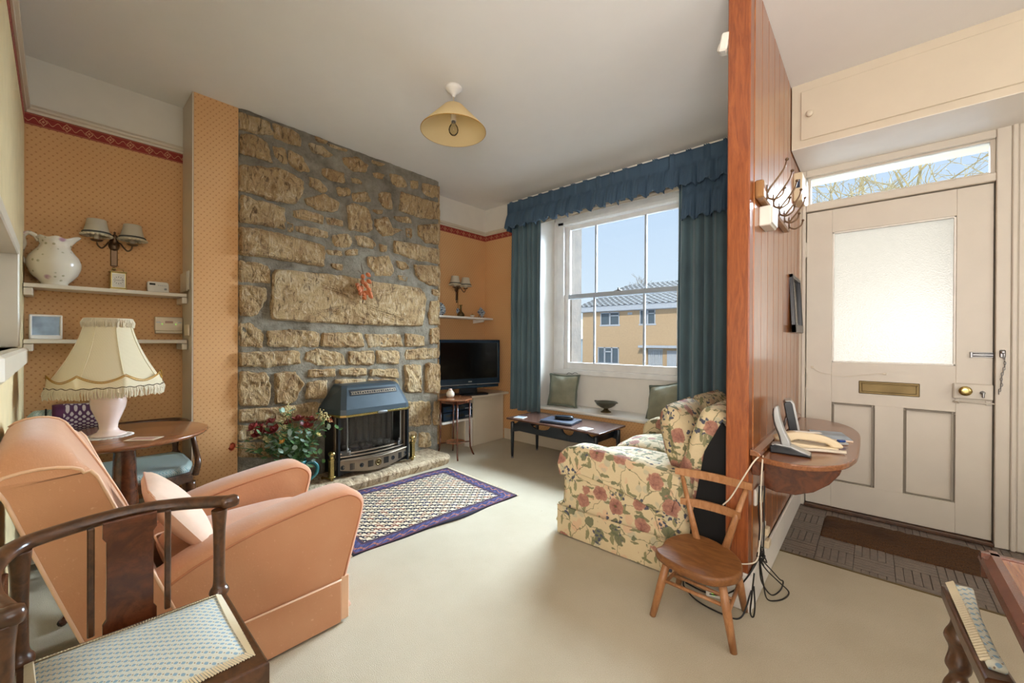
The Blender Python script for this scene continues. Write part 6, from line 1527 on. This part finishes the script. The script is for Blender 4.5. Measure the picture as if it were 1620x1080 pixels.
t = thing('blue_clip', 'small blue plastic clip at the near end of the notepad on the flap', 'clip', (-.105, 2.40, FZ), radians(40)); ob('clip_body', MB().box(-.022, .022, -.014, .014, 0, .012, .003), m_silver, t); ob('clip_top', MB().box(-.018, .014, -.011, .011, .012, .022, .004), plain('bright_blue_plastic', '24488c', .3), t)
# ------------------------------------------------------------------ sockets and cables by the partition
for (y0, y1, z0, z1, lab) in ((1.975, 2.075, .40, .47, 'cream wall socket under the telephone flap, the upper one'), (2.10, 2.19, .215, .27, 'cream wall socket low on the partition, the middle one'), (2.12, 2.22, .152, .205, 'cream plug adaptor just above the partition skirting')):
    t = thing('wall_socket', lab, 'socket', (XP, (y0+y1)/2, (z0+z1)/2)); w2, h2 = (y1-y0)/2, (z1-z0)/2
    ob('plate', MB().box(0, .010, -w2, w2, -h2, h2, .003), m_plasticw, t); ob('plug', MB().box(.010, .030, -w2*.6, w2*.5, -h2*.6, h2*.6, .004), m_plasticc, t)
def cable(lab, pts, r, m_):
    o = ob('cable', MB().tube(spline(pts, 8), r, 6), m_); return tag(o, lab, 'cable', None)
cable('cream phone cable hanging beside the apron of the flap', [(-.335, 1.93, .632), (-.33, 1.885, .60), (-.335, 1.89, .50), (-.335, 1.90, .40), (-.34, 1.93, .33), (-.345, 1.94, .27), (-.35, 1.92, .235)], .0030, m_cordw)
cable('cream cable sagging from the flap across the front of the post', [(-.345, 1.91, .632), (-.36, 1.872, .61), (-.40, 1.865, .53), (-.44, 1.868, .45), (-.47, 1.87, .41)], .0030, m_cordw)
cable('cream cable looping from the tangle to the back of the child chair', [(-.345, 1.93, .28), (-.345, 1.875, .22), (-.39, 1.86, .195), (-.44, 1.862, .188), (-.50, 1.87, .185)], .0028, m_cordw)
for k in range(3): cable(['black flex hanging nearest the wall socket', 'black flex hanging between the two others below the flap', 'black flex hanging furthest from the wall below the flap'][k], [(-.35+.008*k, 1.945+.008*k, .50), (-.352+.008*k, 1.94+.008*k, .40), (-.348+.008*k, 1.945, .33), (-.350+.008*k, 1.94, .26), (-.345+.006*k, 1.935, .22)], .0030, m_cordb)
tg = thing('cable_tangle', 'knotted bundle of black flex hanging over the skirting by the post', 'cable', (-.34, 1.93, .22)); rn = random.Random(4); pts = []
for i in range(36): pts.append((rn.gauss(0, .008), rn.gauss(0, .018), rn.gauss(0, .018)))
ob('knot', MB().tube(spline(pts, 5), .0028, 5), m_cordb, tg)
def loop(lab, pts): cable(lab, pts, .0030, m_cordb)
loop('large black flex loop lying on the carpet at the skirting corner', [(-.345, 1.93, .21), (-.33, 1.99, .16), (-.325, 2.08, .10), (-.31, 2.17, .03), (-.30, 2.20, .008), (-.30, 2.12, .006), (-.32, 2.03, .02), (-.343, 1.96, .10), (-.345, 1.93, .19)])
loop('second black flex loop bulging out over the white skirting', [(-.345, 1.93, .20), (-.335, 1.95, .10), (-.325, 1.97, .03), (-.30, 2.02, .008), (-.275, 2.07, .007), (-.27, 2.13, .007), (-.30, 2.10, .05), (-.33, 2.02, .12), (-.345, 1.94, .19)])
loop('thick black flex running down behind the child chair leg', [(-.345, 1.925, .215), (-.355, 1.87, .19), (-.38, 1.85, .14), (-.42, 1.85, .08), (-.48, 1.86, .03), (-.55, 1.88, .008), (-.63, 1.90, .006)])
loop('black flex lying on the carpet under the child chair', [(-.36, 1.86, .10), (-.385, 1.80, .01), (-.45, 1.78, .006), (-.55, 1.80, .006), (-.62, 1.86, .006), (-.64, 1.90, .006)])
loop('narrow black flex loop hanging to the floor beside the skirting end', [(-.352, 1.865, .17), (-.358, 1.855, .08), (-.362, 1.85, .015), (-.350, 1.845, .006), (-.346, 1.85, .05), (-.352, 1.86, .12)])
t = thing('power_adaptor', 'small white adaptor with green light on the carpet under the child chair', 'adaptor', (-.50, 1.895, 0), radians(15))
ob('case', MB().box(-.04, .04, -.02, .02, .0, .035, .005), m_plasticw, t); ob('indicator_light', MB().box(-.018, -.004, -.022, -.0195, .012, .022, .001), m_led, t)
# ------------------------------------------------------------------ right foreground: table and carver arm
DT = (.60, .70, 0)
t = thing('dining_table', 'polished mahogany dining table with moulded edge at the lower right of the view', 'table', DT)
ob('table_top', wl(MB().box(.160, 1.15, .20, 1.052, .712, .738, .002), DT), m_mahogtop, t)
ed = [(0, .700), (.012, .700), (.016, .706), (.010, .712), (.014, .718), (.022, .724), (.020, .734), (.010, .741), (0, .741)]
def edge(a, b, n_, nm='moulded_edge'):
    a, b, n_ = Vector(a), Vector(b), Vector(n_); k = len(ed); vs = []
    for p in (a, b): vs += [p+n_*u+Vector((0, 0, z)) for u, z in ed]
    ob(nm, wl(MB().add(vs, [(i, (i+1) % k, k+(i+1) % k, k+i) for i in range(k)]+[tuple(range(k)), tuple(range(k, 2*k))], False), DT), m_mahog, t)
edge((.161, .20, 0), (.161, 1.074, 0), (-1, 0, 0)); edge((.14, 1.052, 0), (1.17, 1.052, 0), (0, 1, 0)); edge((1.15, .20, 0), (1.15, 1.074, 0), (1, 0, 0))
ob('frieze', wl(MB().box(.22, 1.09, .26, 1.0, .655, .712, .003), DT), m_mahog, t)
for x in (.25, 1.06):
    for y in (.29, .97): ob('leg', wl(MB().turned((x, y, .62), (x, y, 0), [(.030, 0), (.030, .15), (.018, .18), (.030, .28), (.022, .6), (.016, .85), (.024, .92), (.018, 1)]), DT), m_mahog, t)
RC = (.36, .92, 0)
t = thing('armchair_with_padded_arms', 'dark turned armchair with fringed pale padded arm beside the dining table', 'chair', RC)
def armtop(x0, sgn):
    pts = [(x0, 1.150), (x0+.046*sgn, 1.155), (x0+.040*sgn, 1.05), (x0+.044*sgn, .95), (x0+.052*sgn, .885), (x0+.018*sgn, .872), (x0+.008*sgn, 1.0)]
    ob('arm_frame', wl(MB().prism(pts, .600, .626, b=.004), RC), m_dkwood, t)
    pp_ = [(x0+.012*sgn, 1.143), (x0+.042*sgn, 1.147), (x0+.037*sgn, 1.05), (x0+.040*sgn, .95), (x0+.044*sgn, .90), (x0+.024*sgn, .90), (x0+.018*sgn, 1.0)]
    ob('arm_pad', wl(MB().prism(pp_, .624, .640, b=.006, sm=True), RC), m_check, t)
    q_ = MB()
    for k in range(34): y = .905+.24*k/33; xx = x0+(.022-.012*(k/33))*sgn; q_.tube([(xx+.006*sgn, y, .641), (xx-.004*sgn, y+.001, .633)], .0022, 4)
    ob('braid_edging', wl(q_, RC), m_fringe, t, kind='stuff')
    ob('arm_post', wl(MB().turned((x0+.018*sgn, 1.10, .602), (x0+.018*sgn, 1.10, .43), [(.010, 0), (.012, .12), (.020, .25), (.013, .38), (.018, .55), (.012, .65), (.021, .8), (.019, 1)]), RC), m_dkwood, t)
armtop(.102, 1); armtop(.62, -1)
ob('seat_frame', wl(MB().box(.10, .62, .70, 1.12, .38, .43, .005), RC), m_dkwood, t); ob('seat_pad', wl(MB().pad(.50, .40, .05, crown=.02, m=Tm(.36, .91, .442)), RC), m_check, t)
for x in (.125, .595):
    for y in (.725, 1.095): ob('leg', wl(MB().turned((x, y, .39), (x, y, 0), [(.020, 0), (.020, .2), (.013, .25), (.019, .5), (.012, .9), (.015, 1)]), RC), m_dkwood, t)
# ------------------------------------------------------------------ outside: street, opposite house, hill, trees
struct('ground_outside', MB().box(-70, 30, 3.8, 90, -1.9, -1.55).box(-6, 5, 3.95, 8, -1.6, -.35), m_grass)
def hill():
    mb = MB(); mb.grid(lambda u, v: (-110+90*u, 42+45*v, -1.8+9.5*sin(pi*min(1, u*1.05))*v**.8+1.2*noise.noise(Vector((u*6, v*5, 0)))), 30, 12); return mb
struct('hill_outside', hill(), m_hill)
HB = (-12, 28, -1.6)
t = thing('house', 'ochre rendered two-storey house with grey tiled roof seen across the street', 'house', HB)
gz = -1.6; hx0_, hx1_ = -17.35, -4.0; ez = 3.35
WIN = [(-15.76, -14.17, 2.30, 3.28), (-12.59, -11.43, 2.30, 3.36), (-9.4, -8.0, 2.3, 3.3), (-15.98, -14.20, -.60, .62), (-9.2, -8.0, -.5, .7)]
w = MB(); xs = sorted({hx0_, hx1_}|{a for r_ in WIN for a in r_[:2]}|{-12.0, -10.9}); 
def solid(x, z):
    for a, b, c, d in WIN+[(-12.0, -10.9, gz, .55)]:
        if a < x < b and c < z < d: return False
    return True
zs = sorted({gz, ez}|{a for r_ in WIN for a in r_[2:]}|{.55})
for a, b in zip(xs, xs[1:]):
    for c, d in zip(zs, zs[1:]):
        if solid((a+b)/2, (c+d)/2): w.box(a, b, 28, 28.25, c, d)
w.box(hx0_, hx0_+.25, 28.25, 35, gz, ez).box(hx1_-.25, hx1_, 28.25, 35, gz, ez).box(hx0_, hx1_, 34.8, 35, gz, ez)
ob('wall', wl(w, HB), m_render, t)
ob('fascia', wl(MB().box(hx0_-.15, hx1_+.15, 27.45, 27.55, 3.34, 3.74, .01).box(hx0_-.15, hx1_+.15, 27.5, 28.0, 3.32, 3.38), HB), m_fascia, t)
rf = MB()
ny_ = 14
def roofp(u, v):
    x0r = hx0_-.25+2.4*v; x1r = hx1_+.2-2.2*v*0
    st = (v*ny_) % 1 if v < 1 else 1
    return (x0r+(x1r-x0r)*u, 27.35+4.2*v, 3.72+2.02*v+.035*math.floor(v*ny_+1e-6)*0+.03*sin(u*190)+.03*(st < .5))
rf.grid(roofp, 300, ny_*2, sm=False); rf.add([(hx0_-.25, 27.35, 3.72), (hx0_+2.15, 31.55, 5.74), (hx0_-.25, 35.6, 3.72)], [(0, 1, 2)]); rf.add([(hx0_+2.15, 31.55, 5.74), (hx1_, 31.55, 5.74), (hx1_, 35.6, 3.72), (hx0_-.25, 35.6, 3.72)], [(0, 1, 2, 3)])
ob('roof', wl(rf, HB), m_roof, t)
for i, (a, b, c, d) in enumerate(WIN):
    n = 3 if (b-a) > 1.7 else 2
    f = MB().box(a-.05, b+.05, 27.97, 28.1, c-.08, c+.04).box(a, b, 27.98, 28.1, d-.07, d).box(a, a+.07, 27.98, 28.1, c, d).box(b-.07, b, 27.98, 28.1, c, d)
    for k in range(1, n): x_ = a+(b-a)*k/n; f.box(x_-.05, x_+.05, 27.98, 28.1, c, d)
    f.box(a+(b-a)/n*(n-2 if n == 3 else 1), a+(b-a)/n*(n-1 if n == 3 else 2), 27.98, 28.1, c+(d-c)*.68, c+(d-c)*.75)
    fo = ob('window', wl(f, HB), m_fascia, t); ob('pane', wl(MB().box(a, b, 28.06, 28.08, c, d), HB), m_winglass, fo)
    ob('curtain_lining', wl(MB().box(a+.07, a+(b-a)*.28, 28.09, 28.14, c, d), HB), m_blind, fo)
dr = ob('entrance_door', wl(MB().box(-12.0, -10.9, 28.1, 28.16, gz, .55, .01), HB), m_blind, t)
for k in range(7): ob('door_panel', wl(MB().box(-11.95+.145*k, -11.83+.145*k, 28.05, 28.1, gz+.1, .45, .01), HB), m_fascia, dr)
ob('door_canopy', wl(MB().box(-12.4, -8.5, 27.3, 28, .62, .80, .02), HB), m_fascia, t); ob('wall_vent', wl(MB().box(-13.5, -13.15, 27.95, 28, 3.02, 3.2, .01), HB), m_fascia, t)
gp = MB().box(-10.6, -9.6, 27.96, 28.02, gz, .45, .01); ob('side_panel', wl(gp, HB), m_fascia, t)
GB = (-21, 30, -1.6); t = thing('outbuilding', 'pale blue-grey outbuilding at the left of the ochre house', 'building', GB)
ob('wall', wl(MB().box(-23.5, -17.9, 29.5, 33, -1.6, 1.3), GB), m_shed, t); ob('roof', wl(MB().prism([(29.2, 1.25), (33.3, 1.25), (31.2, 2.2)], -23.7, -17.7, 'x'), GB), m_fascia, t)
FB = (-20, 26.5, -1.6); t = thing('garden_fence', 'low pale picket fence between the outbuilding and the ochre house', 'fence', FB)
for k in range(16): ob('picket', wl(MB().box(-22.2+.28*k, -22.07+.28*k, 26.5, 26.53, -1.55, -.55, .005), FB), m_shed, t)
ob('fence_rail', wl(MB().box(-22.3, -17.8, 26.53, 26.57, -.75, -.68).box(-22.3, -17.8, 26.53, 26.57, -1.35, -1.28), FB), m_shed, t)
def tree(name, label, base, h, spread, seed, m_, depth=5, twr=.012, trunk=.16, group=None, droop=0, nb=4):
    rn = random.Random(seed); t = thing(name, label, 'tree', base, 0, group); tr_ = MB(); tw = MB(); cnt = [0]
    def grow(p, d, L, r, k):
        q_ = [p]; dd = d.copy(); n = 4
        for i in range(n):
            dd = (dd+Vector((rn.gauss(0, .16), rn.gauss(0, .16), rn.gauss(.03-droop, .10)))).normalized(); q_.append(q_[-1]+dd*L/n)
        (tr_ if k <= 1 else tw).tube(q_, [r, r*.62], 6 if k <= 1 else (4 if k <= 3 else 3))
        if k >= depth: return
        for j in range(nb if k else nb+1):
            f = q_[rn.choice((2, 3, 4, 4))]; a = Vector((rn.gauss(0, 1), rn.gauss(0, 1), rn.gauss(.25, .6))).normalized()
            grow(f, (dd*.75+a*spread).normalized(), L*rn.uniform(.55, .8), max(twr*.5, r*.52), k+1)
    grow(Vector((0, 0, 0)), Vector((0, 0, 1)), h*.36, trunk, 0)
    ob('trunk', tr_, m_, t); ob('twigs', tw, m_, t, kind='stuff'); return t
tree('bare_tree', 'bare winter tree rising behind the left part of the house roof', (-20.5, 44, -1.8), 11.5, .75, 3, m_hazebark, 5, .03, .3)
tree('bare_tree', 'bare winter tree behind the right part of the house roof', (-14.5, 44, -1.8), 10.6, .8, 9, m_hazebark, 5, .03, .28)
tree('lichened_tree', 'sunlit lichened tree whose boughs fill the pane over the front door', (-.1, 9.6, -1.6), 7.6, .85, 21, m_bark, 6, .012, .20, nb=3)
tree('lichened_tree', 'second lichened tree whose twigs reach into the right of the pane over the door', (1.9, 10.8, -1.6), 8.2, .85, 33, m_bark, 6, .012, .20, nb=3)
t = thing('garden_shrub', 'rough green and ochre shrubbery on the bank left of the house', 'shrub', (-21.5, 38, -1.6)); rn = random.Random(6)
for k in range(14):
    c_ = Vector((rn.uniform(-6, 4), rn.uniform(-1, 2), rn.uniform(.3, 2.5)))
    ob('bush', MB().soft(c_, (rn.uniform(1.5, 3), rn.uniform(1.5, 2.5), rn.uniform(1.2, 2.6)), 1, 8, fn=lambda p: p*(1+.25*noise.noise(p*2.3+Vector((k, 0, 0))))), m_hill if k % 2 else m_leaf, t)
